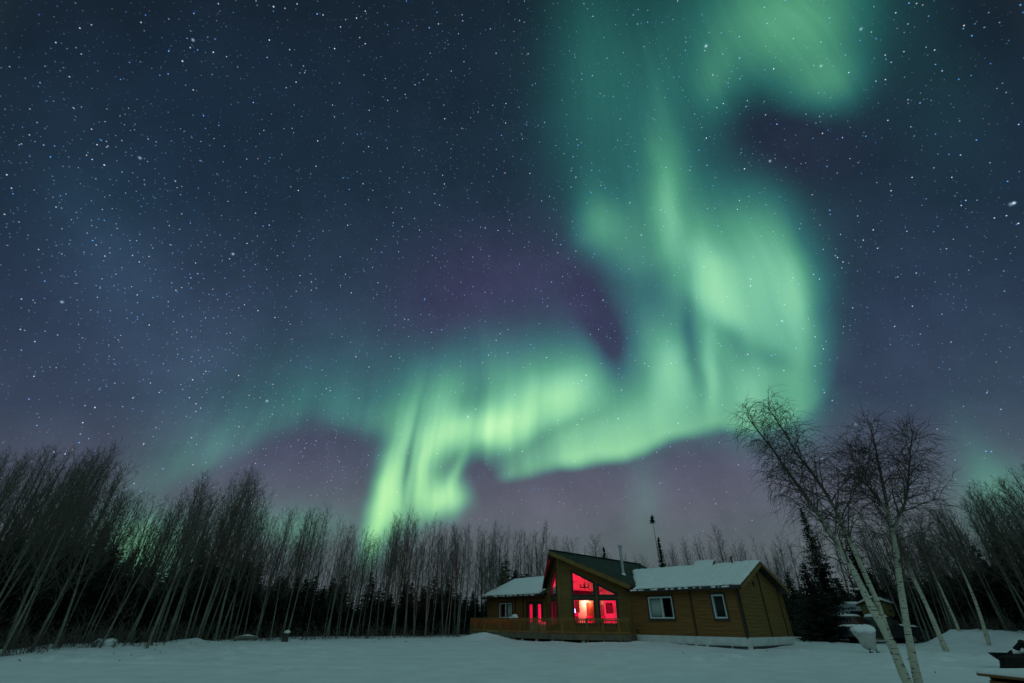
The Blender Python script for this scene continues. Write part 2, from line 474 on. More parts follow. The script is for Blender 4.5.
# ------------------------------------------------------------------ snow ground
def sm(x, a, b):
    t = min(1, max(0, (x - a) / (b - a))); return t * t * (3 - 2 * t)
MOUNDS = []   # (x, y, radius, height)
def mound(px, rng_, rad, h):
    p = at_range(px, 640, rng_); MOUNDS.append((p.x, p.y, rad, h))
for q in [(484, 37.6, 1.5, .20), (474, 37.9, 1.2, .15), (496, 37.0, 1.2, .22), (640, 33.5, 1.4, .12), (598, 33.0, 1.3, .10), (665, 33, 1.6, .10), (700, 32.2, 1.2, .07), (100, 28.5, 1.2, .14), (185, 31, 1.5, .06),
          (60, 27.6, 1.4, .10), (130, 29, 1.0, .10), (530, 35, 1.2, .08), (560, 34.2, .9, .08)]:
    mound(*q)
PRINTS = {}
def _prints():
    R_ = random.Random(77)
    def add(x, y, r_, d): PRINTS.setdefault((int(x // 1), int(y // 1)), []).append((x, y, r_, d))
    def trail(p, q, wob):
        n = int(math.hypot(q[0] - p[0], q[1] - p[1]) / .62); ph = R_.random() * 6
        for k in range(n):
            t = k / n; x = p[0] + (q[0] - p[0]) * t; y = p[1] + (q[1] - p[1]) * t
            nx, ny = -(q[1] - p[1]), q[0] - p[0]; l = math.hypot(nx, ny); s_ = (.13 if k % 2 else -.13) + wob * math.sin(ph + t * 5)
            add(x + nx / l * s_ + R_.gauss(0, .05), y + ny / l * s_ + R_.gauss(0, .05), R_.uniform(.13, .19), R_.uniform(.07, .15))
    for p, q, w in (((2, 13), (9.5, 31.5), .8), ((-13, 17), (-20, 25), .6), ((-17, 15), (-9, 24), .9), ((-24, 22), (-10, 19), .5), ((9, 15), (22, 26.5), .7), ((20, 20), (24, 34), .5), ((13, 29), (25, 33), .4), ((14, 20), (19, 18), .5), ((-6, 15), (-18, 29), .9)):
        trail(p, q, w)
    for k in range(240):                       # lumps and pits near the cabin and along the wood
        px = R_.uniform(600, 1024) if k < 130 else R_.uniform(0, 330); r_ = R_.uniform(22, 36); v = at_range(px, 640, r_)
        add(v.x, v.y, R_.uniform(.15, .4), R_.choice((-.10, .10, .07, -.06)))
_prints()
def ground_z(x, y):
    r = math.hypot(x, y); az = math.degrees(math.atan2(x, y))
    z = .014 * min(r, 70) + .004 * max(0, min(r, 400) - 70)
    v = Vector((x, y, 0))
    z += (mnoise.noise(v * .12)) * .10 * sm(r, 4, 20) + mnoise.noise(v * .5) * .035 + mnoise.noise(v * 1.6 + Vector((7, 3, 0))) * .014
    # ploughed bank along the wood on the right
    b = sm(az, 37.0, 40.5) * (1 - sm(az, 100, 120))
    if b > 0:
        rr = 40.5 - .10 * (az - 44)
        w = math.exp(-((r - rr) / 2.6) ** 2) if r < rr else math.exp(-((r - rr) / 5) ** 2)
        z += b * w * (.84 + .22 * mnoise.noise(Vector((x * .55, y * .55, 3))) + .12 * mnoise.noise(Vector((x * 1.7, y * 1.7, 9))))
    # shoulder of blown snow along the wood on the left
    b = 1 - sm(az, -33, -22)
    if b > 0:
        rr = 27.8 + max(0, az + 46) * .25
        z += b * .12 * math.exp(-((r - rr) / 1.3) ** 2) * (1 + mnoise.noise(Vector((x * .9, y * .9, 5))) * 1.4)
    for (mx, my, rad, h) in MOUNDS:
        d2 = ((x - mx) ** 2 + (y - my) ** 2) / rad ** 2
        if d2 < 6: z += h * math.exp(-d2) * (1 + .5 * mnoise.noise(Vector((x * 1.5, y * 1.5, 2))))
    # old tracks at the left and a trodden line toward the deck
    if az < -15 and 14 < r < 30:
        for k, (s0, s1) in enumerate(((.55, 24.5), (.72, 22.6), (.35, 20.8), (.9, 26.4), (.2, 18.5))):
            d = y + s0 * x * .25 - s1 * .92 + mnoise.noise(Vector((x * .25, k * 9., 0))) * .9
            if abs(d) < .6: z -= .20 * math.exp(-(d / .15) ** 2) * max(0, .55 + mnoise.noise(Vector((x * 1.2, k * 5., 1))))
    key = (int(x // 1), int(y // 1))
    for i in (-1, 0, 1):
        for j in (-1, 0, 1):
            for (fx, fy, fr, fd) in PRINTS.get((key[0] + i, key[1] + j), ()):
                d2 = ((x - fx) ** 2 + (y - fy) ** 2) / fr ** 2
                if d2 < 5: z += fd * (-math.exp(-d2) + .35 * math.exp(-(math.sqrt(d2) - 1.5) ** 2 * 4))
    return z

def build_ground():
    azs = []
    a = -180.0
    while a < 180: 
        azs.append(a); a += .42 if -62 < a < 62 else 3.0
    rs = [0.0, 2, 4, 6, 8, 10]
    r = 11.0
    while r < 48: rs.append(r); r += .13 + .004 * (r - 11)
    while r < 1600: rs.append(r); r *= 1.09
    n = len(azs); vs = [(0, 0, ground_z(0, 0))]; fs = []
    for r in rs[1:]:
        for a in azs:
            x = r * math.sin(math.radians(a)); y = r * math.cos(math.radians(a)); vs.append((x, y, ground_z(x, y)))
    for k in range(n): fs.append((0, 1 + (k + 1) % n, 1 + k))
    for i in range(len(rs) - 2):
        for k in range(n):
            a_ = 1 + i * n + k; b_ = 1 + i * n + (k + 1) % n
            fs.append((a_, b_, b_ + n, a_ + n))
    mb = MB(); mb.add(vs, fs)
    o = mb.build('snow_ground', M['snow'], smooth=True)
    if o.data.polygons[n + 5].normal.z < 0: o.data.flip_normals()
    o['kind'] = 'structure'
build_ground()

# ------------------------------------------------------------------ the cabin
AZ = math.radians(-43.6)
KX, KY = 13.32, 29.59
cabin = empty('wooden_cabin', (KX, KY, 0), math.atan2(-math.cos(AZ), -math.sin(AZ)))
tag(cabin, 'wooden cabin with glowing red prow windows and snow on its low roofs', 'cabin')
CM = Matrix.Translation((KX, KY, 0)) @ Matrix.Rotation(math.atan2(-math.cos(AZ), -math.sin(AZ)), 4, 'Z')
def hl(a, b, z): return Vector((-a, b, z))         # a runs left along the front, b runs back, z up
def hw(a, b, z): return CM @ hl(a, b, z)

BASE, TOP = .90, 3.42

def span(poly, z):
    xs = []
    n = len(poly)
    for i in range(n):
        (x0, z0), (x1, z1) = poly[i], poly[(i + 1) % n]
        if (z0 <= z < z1) or (z1 <= z < z0): xs.append(x0 + (x1 - x0) * (z - z0) / (z1 - z0))
    return (min(xs), max(xs)) if len(xs) >= 2 else None

class Wall:
    """a plane of the house: origin (a,b), direction d, outward n, all in house axes"""
    def __init__(s, o, d, n): s.o = Vector(o); s.d = Vector(d).normalized(); s.n = Vector(n).normalized()
    def P(s, u, z, off=0):
        q = s.o + s.d * u + s.n * off
        return hl(q.x, q.y, z)
    def rows(s, mb, poly, holes, step, off, m, lap=True):
        zs = sorted({round(z, 4) for p in [poly] + holes for _, z in p})
        z0, z1 = zs[0], zs[-1]
        k = z0
        cuts = set(zs)
        if step:
            while k < z1: cuts.add(round(k, 4)); k += step
        cuts = sorted(cuts); e = 1e-5
        for za, zb in zip(cuts, cuts[1:]):
            if zb - za < 1e-3: continue
            def segs(z):
                sp = span(poly, z)
                if not sp: return []
                L = [sp]
                for h in holes:
                    q = span(h, z)
                    if not q: continue
                    N_ = []
                    for (x0, x1) in L:
                        if q[1] <= x0 or q[0] >= x1: N_.append((x0, x1))
                        else:
                            if q[0] > x0: N_.append((x0, q[0]))
                            if q[1] < x1: N_.append((q[1], x1))
                    L = N_
                return L
            A, B = segs(za + e), segs(zb - e)
            if len(A) != len(B): continue
            fr = lambda z: (((z - z0) / step) % 1.0) if step else 0
            oa = off + (.022 * (1 - fr(za + e)) if lap else 0); ob = off + (.022 * (1 - fr(zb - e)) if lap else 0)
            for (x0, x1), (y0, y1) in zip(A, B):
                vs = [s.P(x0, za, oa), s.P(x1, za, oa), s.P(y1, zb, ob), s.P(y0, zb, ob)]
                fs = [(0, 1, 2, 3)]
                if lap:
                    vs += [s.P(y0, zb, off + .022), s.P(y1, zb, off + .022)]
                    if fr(zb - e) > .98: fs.append((3, 2, 5, 4))
                mb.add(vs, fs, m)
    def ring(s, mb, outer, inner, n0, n1, m=0):
        n = len(outer)
        vs = [s.P(x, z, n0) for x, z in outer] + [s.P(x, z, n0) for x, z in inner] + [s.P(x, z, n1) for x, z in outer] + [s.P(x, z, n1) for x, z in inner]
        fs = []
        for i in range(n):
            j = (i + 1) % n
            fs += [(i, j, n + j, n + i), (2 * n + i, 3 * n + i, 3 * n + j, 2 * n + j), (i, 2 * n + i, 2 * n + j, j), (n + i, n + j, 3 * n + j, 3 * n + i)]
        mb.add(vs, fs, m)

def inset(poly, d):
    """convex polygon moved inward by d (outward if negative)"""
    n = len(poly)
    area = sum(poly[i][0] * poly[(i + 1) % n][1] - poly[(i + 1) % n][0] * poly[i][1] for i in range(n))
    sg = 1 if area > 0 else -1
    L = []
    for i in range(n):
        (x0, y0), (x1, y1) = poly[i], poly[(i + 1) % n]
        l = math.hypot(x1 - x0, y1 - y0); nx, ny = -(y1 - y0) / l * sg, (x1 - x0) / l * sg
        L.append((x0 + nx * d, y0 + ny * d, x1 - x0, y1 - y0))
    out = []
    for i in range(n):
        x0, y0, dx, dy = L[i - 1]; X0, Y0, DX, DY = L[i]
        den = dx * DY - dy * DX
        t = ((X0 - x0) * DY - (Y0 - y0) * DX) / den
        out.append((x0 + dx * t, y0 + dy * t))
    return out

def rect(x0, x1, z0, z1): return [(x0, z0), (x1, z0), (x1, z1), (x0, z1)]

def window(W_, poly, frame_mat, trim_mat, bars=(), trim=.10, sash=.055, sill=False, name='window'):
    mb = MB()
    W_.ring(mb, inset(poly, -trim), inset(poly, .004), .024, .055)
    w = mb.build(name, trim_mat, cabin)
    mb = MB(); W_.ring(mb, poly, inset(poly, sash), -.15, .03)
    for x in bars:
        zs = [z for _, z in poly]; ip = inset(poly, sash * .5)
        za, zb = min(z for _, z in ip), max(z for _, z in ip)
        zt = zb
        for k in range(200):
            z = zb - (zb - za) * k / 200; q = span(ip, z)
            if q and q[0] <= x <= q[1]: zt = z; break
        a, b = W_.P(x - sash * .55, za, -.10), W_.P(x + sash * .55, zt, .02)
        p0 = [W_.P(x + sx * sash * .55, zz, nn) for nn in (-.10, .02) for sx, zz in ((-1, za), (1, za), (1, zt), (-1, zt))]
        mb.add(p0, [(0, 3, 2, 1), (4, 5, 6, 7), (0, 1, 5, 4), (1, 2, 6, 5), (2, 3, 7, 6), (3, 0, 4, 7)])
    mb.build('window_frame', frame_mat, w)
    g = MB(); ip = inset(poly, sash * .8)
    n = len(ip)
    g.add([W_.P(x, z, -.05) for x, z in ip], [tuple(range(n))])
    g.build('pane', M['glass'], w, fix=False)
    if sill:
        mb = MB(); x0 = min(x for x, _ in poly); x1 = max(x for x, _ in poly); z = min(z for _, z in poly)
        p0 = [W_.P(x, zz, nn) for nn in (.056, .10) for x, zz in ((x0 - .1, z - .10), (x1 + .1, z - .10), (x1 + .1, z - .05), (x0 - .1, z - .05))]
        mb.add(p0, [(0, 3, 2, 1), (4, 5, 6, 7), (0, 1, 5, 4), (1, 2, 6, 5), (2, 3, 7, 6), (3, 0, 4, 7)])
        mb.build('sill', trim_mat, w)
    return w

FRONT = Wall((0, 0), (1, 0), (0, -1))
GABLE = Wall((0, 0), (0, 1), (-1, 0))
GABLE2 = Wall((21.9, 0), (0, 1), (1, 0))
BACK = Wall((0, 7), (1, 0), (0, 1))
TIP = Vector((11.25, -2.9)); PR = Vector((7.4, 0)); PL = Vector((15.1, 0))
PLEN = (TIP - PR).length
def outn(o, e):
    d = (e - o).normalized(); n = Vector((d.y, -d.x))
    return n if n.y < 0 else -n
PROW_R = Wall(PR, TIP - PR, outn(PR, TIP))
PROW_L = Wall(PL, TIP - PL, outn(PL, TIP))
ridge_c = lambda a: 6.0 - .5 * abs(11.25 - a)          # top of the middle roof
wing_z = lambda b: (3.50 + .386 * (b + .45)) if b < 3.5 else (3.50 + .386 * (7.45 - b))

# walls
def wall(W_, poly, holes, m, step=.19, inner=True):
    mb = MB()
    W_.rows(mb, poly, holes, step, 0, 0)
    if inner: W_.rows(mb, poly, holes, 0, -.15, 1, lap=False)
    return mb.build('wall', [m, M['interior']], cabin, fix=False)
win1 = rect(4.24, 5.98, 1.85, 3.07); win2 = rect(.88, 1.64, 1.86, 3.09)
wall(FRONT, rect(0, 7.4, BASE, TOP), [win1, win2], M['siding'])
wall(GABLE, [(0, BASE), (7, BASE), (7, TOP), (3.5, TOP + 1.35), (0, TOP)], [], M['gable_siding'])
win3 = rect(18.9, 20.5, 1.88, 2.97); d1 = rect(16.42, 17.15, 1.02, 2.95); d2 = rect(15.50, 16.20, 1.02, 2.95)
wall(FRONT, rect(15.1, 21.9, BASE, TOP), [win3, d1, d2], M['siding'])
wall(GABLE2, [(0, BASE), (7, BASE), (7, TOP), (3.5, TOP + 1.35), (0, TOP)], [], M['siding'])
wall(BACK, rect(0, 21.9, BASE, TOP), [], M['siding'])
wall(Wall((7.4, 7.02), (1, 0), (0, 1)), [(0, TOP), (7.7, TOP), (7.7, 3.8), (3.85, 5.75), (0, 3.8)], [], M['siding'])
PWALL = [(0, BASE), (PLEN, BASE), (PLEN, 5.83), (0, 3.905)]
uL = [(2.36, 3.20), (3.82, 3.20), (3.82, 4.66), (2.36, 3.98)]
uR = [(.84, 3.20), (2.06, 3.20), (2.06, 3.84), (.84, 3.27)]
lL = rect(2.40, 3.82, 1.52, 2.95); lR = rect(.90, 2.06, 1.52, 2.95)
wall(PROW_R, PWALL, [uL, uR, lL, lR], M['prow_siding'])
vL = [(2.2, 3.20), (4.2, 3.20), (4.2, 4.85), (2.2, 3.95)]; vA = rect(2.2, 3.1, 1.40, 2.95); vB = rect(3.3, 4.2, 1.40, 2.95)
wall(PROW_L, PWALL, [vL, vA, vB], M['prow_siding'])
for p_ in (uL, uR, lL, lR): window(PROW_R, p_, M['trim_dark'], M['trim_dark'], trim=.085)
for p_ in (vL, vA, vB): window(PROW_L, p_, M['trim_dark'], M['trim_dark'], trim=.085)
window(FRONT, win1, M['frame_white'], M['trim_dark'], bars=(5.02,), trim=.09, sash=.085, sill=True)
window(FRONT, win2, M['frame_white'], M['trim_dark'], trim=.09, sash=.085, sill=True)
window(FRONT, win3, M['frame_white'], M['trim_dark'], bars=(19.72,), trim=.07, sash=.075, sill=True)
# glazed double doors on the deck
for q in (d1, d2):
    d_ = window(FRONT, q, M['trim_dark'], M['board_dark'], trim=.09, sash=.13, name='glazed_door')
    mb = MB(); x = q[1][0] - .10 if q is d2 else q[0][0] + .10
    mb.tube([FRONT.P(x, 1.98, .02), FRONT.P(x, 1.98, .08), FRONT.P(x + (.1 if q is d1 else -.1), 1.98, .08)], [.014, .014, .012], 6)
    mb.build('handle', M['flue'], d_)

# boards over the siding joints and corners, each a board of its own
def vboard(W_, u, w, z0, z1, off=.026, th=.03, mb_=None):
    p0 = [W_.P(x, zz, nn) for nn in (off, off + th) for x, zz in ((u - w / 2, z0), (u + w / 2, z0), (u + w / 2, z1), (u - w / 2, z1))]
    mb_.add(p0, [(0, 3, 2, 1), (4, 5, 6, 7), (0, 1, 5, 4), (1, 2, 6, 5), (2, 3, 7, 6), (3, 0, 4, 7)])
for args in ((FRONT, 2.98, .12, BASE, TOP), (FRONT, .06, .12, BASE, TOP), (GABLE, .06, .12, BASE, TOP + .02), (GABLE, 3.55, .16, BASE, TOP + 1.25), (GABLE, 6.30, .14, BASE, TOP + .2), (FRONT, 18.5, .10, BASE, TOP), (FRONT, 17.6, .08, BASE, TOP)):
    mb = MB(); vboard(*args, mb_=mb); mb.build('joint_board', M['board_dark'], cabin)
for args in ((GABLE, 6.93, .14, BASE, TOP), (FRONT, 21.83, .14, BASE, TOP), (PROW_R, PLEN - .05, .14, BASE, 5.6), (PROW_L, PLEN - .05, .14, BASE, 5.6), (PROW_R, .07, .12, BASE, 3.8)):
    mb = MB(); vboard(*args, mb_=mb); mb.build('corner_board', M['trim_wood'], cabin)
mb = MB(); vboard(FRONT, 7.05, .13, 1.12, 1.28, mb_=mb, off=.03, th=.08)
mb.build('electric_box', M['trim_dark'], cabin)
mb = MB(); vboard(GABLE, 2.57, .22, 3.60, 3.86, mb_=mb, off=.03, th=.03)
for k in range(5): vboard(GABLE, 2.57, .20, 3.63 + k * .045, 3.65 + k * .045, mb_=mb, off=.061, th=.02)
mb.build('gable_vent', M['trim_dark'], cabin)

# foundation skirt
mb = MB()
for (p, q) in (((-.02, -.02), (7.4, -.02)), ((-.02, -.02), (-.02, 7.02)), ((15.1, -.02), (21.92, -.02)), ((21.92, -.02), (21.92, 7.02)), ((-.02, 7.02), (21.92, 7.02))):
    mb.beam(hl(p[0], p[1], .48), hl(q[0], q[1], .48), .10, .97)
mb.build('foundation', M['foundation'], cabin)
for k, (a0, a1) in enumerate(((.1, .9), (1.0, 2.3), (2.5, 3.0), (3.2, 5.2), (5.3, 5.6), (5.9, 7.0))):   # dark bars standing in for loose debris along the foot of the skirt
    mb = MB(); mb.beam(hl(a0, -.11, .50 + .01 * (k % 2)), hl(a1, -.11, .50), .07, .09); mb.build('debris_bar', M['trim_dark'], cabin)
mb = MB(); mb.beam(hl(-.11, .2, .50), hl(-.11, 6.8, .50), .07, .10); mb.build('debris_bar', M['trim_dark'], cabin)  # one more bar standing in for debris, along the gable foot
# floors and inner walls
mb = MB()
mb.box((-21.8, .05, .86), (-.05, 6.9, .96))
tri = [(-7.4, 0.05), (-11.25, -2.85), (-15.1, 0.05)]
mb.prism(tri, .86, .96)
mb.build('floor', M['floor_wood'], cabin)
M['ceiling'] = mat('ceiling', (.62, .50, .42), .8, .15, 2)
mb = MB()
mb.box((-7.45, .1, .97), (-7.35, 6.9, 3.75)); mb.box((-17.9, .1, .97), (-17.8, 6.9, 3.6)); mb.box((-14.9, 3.6, .97), (-14.8, 6.9, 3.6))
mb.box((-12.6, 4.2, .97), (-8.6, 4.3, 3.3))
mb.build('inner_wall', M['interior'], cabin)

# roofs
def slab(mb, pts, zf, th, m=0):
    n = len(pts)
    top = [hl(a, b, zf(a, b)) for a, b in pts]; bot = [hl(a, b, zf(a, b) - th) for a, b in pts]
    mb.add(top + bot, [tuple(range(n)), tuple(range(2 * n - 1, n - 1, -1))] + [(i, (i + 1) % n, (i + 1) % n + n, i + n) for i in range(n)], m)
wz = lambda a, b: wing_z(b)
cz = lambda a, b: ridge_c(a)
mb = MB()
slab(mb, [(-.45, -.45), (7.35, -.45), (7.35, .30), (9.2, 3.5), (-.45, 3.5)], wz, .14)
slab(mb, [(-.45, 3.5), (9.2, 3.5), (6.95, 6.7), (6.95, 7.45), (-.45, 7.45)], wz, .14)
slab(mb, [(14.9, -.45), (22.4, -.45), (22.4, 3.5), (13.3, 3.5), (14.9, .35)], wz, .14)
slab(mb, [(15.5, 7.45), (22.4, 7.45), (22.4, 3.5), (13.3, 3.5), (15.5, 6.65)], wz, .14)
roof = mb.build('roof', M['metal_roof'], cabin)
mb = MB()
PK = -3.75
slab(mb, [(11.25, PK), (6.9, -.55), (6.9, 8.2), (11.25, 8.2)], cz, .16)
slab(mb, [(11.25, PK), (15.2, -.2), (15.2, 8.2), (11.25, 8.2)], cz, .16)
for k in range(28):                                    # standing seams running down the slope
    b = -3.3 + k * .42
    for sgn, ae, be in ((-1, 6.9, -.55), (1, 15.2, -.2)):
        a0 = 11.25
        a1 = ae if b > be else 11.25 + (ae - 11.25) * max(0, (b - PK) / (be - PK))
        if abs(a1 - a0) < .1: continue
        mb.beam(hl(a0, b, cz(a0, b) + .012), hl(a1, b, cz(a1, b) + .012), .03, .035)
mb.beam(hl(11.25, PK, 6.02), hl(11.25, 8.2, 6.02), .22, .05)
croof = mb.build('roof', M['metal_roof'], cabin)
mb = MB()                                              # boarded underside of the overhang
slab(mb, [(11.25, PK + .06), (7.0, -.52), (7.0, .2), (11.25, .2)], lambda a, b: ridge_c(a) - .163, .03)
slab(mb, [(11.25, PK + .06), (15.1, -.15), (15.1, .3), (11.25, .4)], lambda a, b: ridge_c(a) - .163, .03)
mb.build('soffit', M['soffit'], croof)
mb = MB()                                              # boarded ceiling of the room
slab(mb, [(11.25, -2.78), (7.55, .08), (7.55, 6.9), (11.25, 6.9)], lambda a, b: ridge_c(a) - .20, .02)
slab(mb, [(11.25, -2.78), (14.95, .08), (14.95, 6.9), (11.25, 6.9)], lambda a, b: ridge_c(a) - .20, .02)
mb.build('ceiling', M['ceiling'], cabin)
def fascia(mb, p, q, h, th=.045):
    mb.beam(Vector(p) + Vector((0, 0, -h / 2)), Vector(q) + Vector((0, 0, -h / 2)), th, h)
for p, q, h in ((hl(11.25, PK - .02, 5.96), hl(6.88, -.58, ridge_c(6.88) - .04), .26), (hl(11.25, PK - .02, 5.96), hl(15.22, -.22, ridge_c(15.22) - .04), .26)):
    mb = MB(); fascia(mb, p, q, h); mb.build('barge_board', M['trim_wood'] if q.x > -10 else M['soffit'], croof)
for p, q, h in ((hl(-.47, -.47, 3.45), hl(-.47, 3.5, wing_z(3.499) - .03), .19), (hl(-.47, 7.47, 3.45), hl(-.47, 3.5, wing_z(3.499) - .03), .19)):
    mb = MB(); fascia(mb, p, q, h); mb.build('barge_board', M['trim_wood'], roof)
for p, q in ((hl(-.47, -.47, 3.47), hl(6.95, -.47, 3.47)), (hl(15.5, -.47, 3.47), hl(22.42, -.47, 3.47)), (hl(6.88, -.55, ridge_c(6.88) - .02), hl(6.88, .5, ridge_c(6.88) - .02))):
    mb = MB(); fascia(mb, p, q, .17); mb.build('fascia', M['board_dark'], roof)
for a0, a1 in ((-.4, 6.8), (15.6, 22.3)):
    mb = MB(); mb.tube([hl(a0, -.54, 3.38), hl(a1, -.54, 3.38)], [.055, .055], 8); mb.build('gutter', M['trim_dark'], roof)
mb = MB(); mb.tube([hl(-.02, -.50, 3.36), hl(.02, -.10, 3.2), hl(.02, -.07, .9)], [.04, .04, .04], 8)
mb.build('downpipe', M['trim_dark'], roof)

def snow_sheet(a0, a1, edge_lo, edge_hi, name='snow_cover', seed=0, sag=.0):
    """snow lying on a wing roof between two ragged side edges; thickens off the eave"""
    na, nb = 120, 34
    top = []; bot = []
    for j in range(nb + 1):
        t = j / nb
        for i in range(na + 1):
            s = i / na
            b = -.50 + 4.0 * t
            lo, hi = edge_lo(b), edge_hi(b)
            a = lo + (hi - lo) * s
            rag = .10 * mnoise.noise(Vector((a * 1.1, seed, 0))) + .07 * mnoise.noise(Vector((a * 3.7, seed, 4))) + .05
            bb = b + max(0, 1 - t * 9) * max(-.03, rag)
            rib = .034 * max(0, math.cos(2 * PI * a / .46)) ** 6
            th = .11 + .035 * mnoise.noise(Vector((a * .7, b * .7, seed))) + .015 * mnoise.noise(Vector((a * 3, b * 3, seed + 3))) + rib
            edge = min(s * (hi - lo), (1 - s) * (hi - lo), t * 4.0 + .05)
            th *= min(1, .35 + edge / .16)
            zz = wing_z(min(bb, 3.499)) if bb > -.45 else wing_z(-.45)
            top.append(hl(a, bb, zz + th)); bot.append(hl(a, bb, zz + .006))
    n = na + 1; K = len(top); fs = []
    for j in range(nb):
        for i in range(na):
            q = j * n + i; fs.append((q, q + 1, q + n + 1, q + n))
            fs.append((K + q, K + q + n, K + q + n + 1, K + q + 1))
    for i in range(na):
        fs.append((i, K + i, K + i + 1, i + 1)); q = nb * n + i; fs.append((q, q + 1, K + q + 1, K + q))
    for j in range(nb):
        q = j * n; fs.append((q, q + n, K + q + n, K + q)); q = j * n + na; fs.append((q, K + q, K + q + n, q + n))
    mb = MB(); mb.add(top + bot, fs)
    return mb.build(name, M['roof_snow'], roof, smooth=True)
vR = lambda b: 6.75 + max(0, (b + .1)) * .66 + .14 * mnoise.noise(Vector((b * 2.2, 3, 0)))
snow_sheet(-.42, 7, lambda b: -.42 + .03 * mnoise.noise(Vector((b * 3, 8, 0))), vR, seed=1)
snow_sheet(15, 22.4, lambda b: 15.45 - max(0, (b - .3)) * .66 + .1 * mnoise.noise(Vector((b * 2.2, 5, 0))), lambda b: 22.38 + .03 * mnoise.noise(Vector((b * 3, 1, 0))), seed=2)
mb = MB()                                              # broken snow lumps left on gutter and eave
for k in range(46):
    a = rng.uniform(-.3, 6.7) if k < 30 else rng.uniform(15.6, 22.2)
    l = rng.uniform(.06, .22)
    mb = MB(); mb.box((-a - l, -.60 + rng.uniform(0, .05), 3.41), (-a, -.49, 3.46 + rng.uniform(0, .05))); mb.build('snow_lump', M['roof_snow'], roof)
# small gable on the ridge
# a low gablet straddling the ridge whose brown face looks toward the near end
mb = MB()
g0 = [hl(2.55, 2.85, wing_z(2.85) + .02), hl(2.55, 4.15, wing_z(4.15) + .02), hl(2.55, 3.5, wing_z(3.499) + .30)]
g1 = [hl(3.9, 2.85, wing_z(2.85) + .02), hl(3.9, 4.15, wing_z(4.15) + .02), hl(3.9, 3.5, wing_z(3.499) + .30)]
mb.add(g0 + g1, [(0, 1, 2), (3, 5, 4), (0, 2, 5, 3), (1, 4, 5, 2), (0, 3, 4, 1)])
gab = mb.build('roof_gablet', M['board_dark'], roof)
mb = MB()
for sgn in (0, 1):
    p, q = (g0[0], g0[2]) if sgn == 0 else (g0[2], g0[1]); p2, q2 = (g1[0], g1[2]) if sgn == 0 else (g1[2], g1[1])
    up = Vector((0, 0, .05)); vs = [p, q, q2, p2, p + up, q + up, q2 + up, p2 + up]
    mb.add(vs, [(0, 1, 2, 3), (4, 5, 6, 7), (0, 1, 5, 4), (1, 2, 6, 5), (2, 3, 7, 6), (3, 0, 4, 7)])
mb.build('snow_cover', M['roof_snow'], gab)
# flue and vent pipe
mb = MB(); fa, fb = 8.5, 1.22; fz = ridge_c(fa)
mb.lathe([(.20, -.1), (.16, .06), (.105, .09), (.105, 1.78), (.15, 1.80), (.15, 1.84), (.11, 1.86), (.11, 1.93), (.17, 1.95), (.15, 2.02), (.02, 2.05)], 16, hl(fa, fb, fz))
mb.build('chimney_pipe', M['flue'], croof, smooth=False)
mb = MB(); mb.tube([hl(1.27, 3.3, wing_z(3.3) - .1), hl(1.27, 3.3, wing_z(3.3) + .50)], [.05, .05], 10)
mb.build('vent_pipe', M['black'], roof)

# ---- deck
DZ = .96
DP = [(19.5, -3.9), (10.2, -3.9), (6.75, -1.25), (7.1, -.12), (7.4, -.12)]
mb = MB()
mb.prism([(-19.5, -3.88), (-10.2, -3.88), (-6.8, -1.25), (-7.2, -.14), (-7.5, -.10), (-11.25, -3.02), (-15.0, -.10), (-19.5, -.10)], DZ - .05, DZ)
deck = mb.build('deck', M['deck_wood'], cabin)
mb = MB()
edge = [(19.5, -.12), (19.5, -3.9), (10.2, -3.9), (6.75, -1.25), (7.12, -.12)]
for p, q in zip(edge, edge[1:]):
    mb.beam(hl(p[0], p[1], DZ - .155), hl(q[0], q[1], DZ - .155), .05, .31)
mb.build('rim_board', M['deck_rim'], deck)
def along(p, q, s): return (p[0] + (q[0] - p[0]) * s, p[1] + (q[1] - p[1]) * s)
RT = 1.83
runs = [((19.5, -.3), (19.5, -3.86)), ((19.5, -3.86), (14.65, -3.86)), ((14.65, -3.86), (10.22, -3.86)), ((10.22, -3.86), (6.80, -1.25))]
top = MB(); bal = MB()
for p, q in runs:
    L_ = math.hypot(q[0] - p[0], q[1] - p[1])
    top.beam(hl(*p, RT), hl(*q, RT), .13, .04); top.beam(hl(*p, RT - .09), hl(*q, RT - .09), .04, .08); top.beam(hl(*p, DZ + .10), hl(*q, DZ + .10), .04, .08)
    n = int(L_ / .125)
    for k in range(1, n):
        c = along(p, q, k / n); bal.beam(hl(*c, DZ + .10), hl(*c, RT - .09), .034, .034)
top.build('rail', M['deck_wood'], deck); bal.build('balusters', M['deck_wood'], deck)
for c, lo in [((19.5, -3.86), .4), ((17.9, -3.86), .4), ((16.2, -3.86), .4), ((14.65, -3.86), .35), ((12.4, -3.86), .4), ((10.22, -3.86), .3), ((8.93, -2.9), .3), ((8.12, -2.28), .3), ((7.3, -1.66), .3), ((19.5, -.3), .4)]:
    mb = MB(); mb.beam(hl(c[0], c[1] - .0, lo), hl(c[0], c[1] - .0, RT - .02), .10, .10)
    mb.build('post', M['deck_wood'], deck)
for c in ((14.0, -3.5), (12.6, -3.5), (11.2, -3.5), (9.3, -2.7), (17, -3.4)):
    mb = MB(); mb.lathe([(.14, 0), (.14, .3), (.10, .36), (.05, .40)], 10, hl(c[0], c[1] - .2, .28)); mb.build('footing', M['foundation'], deck)
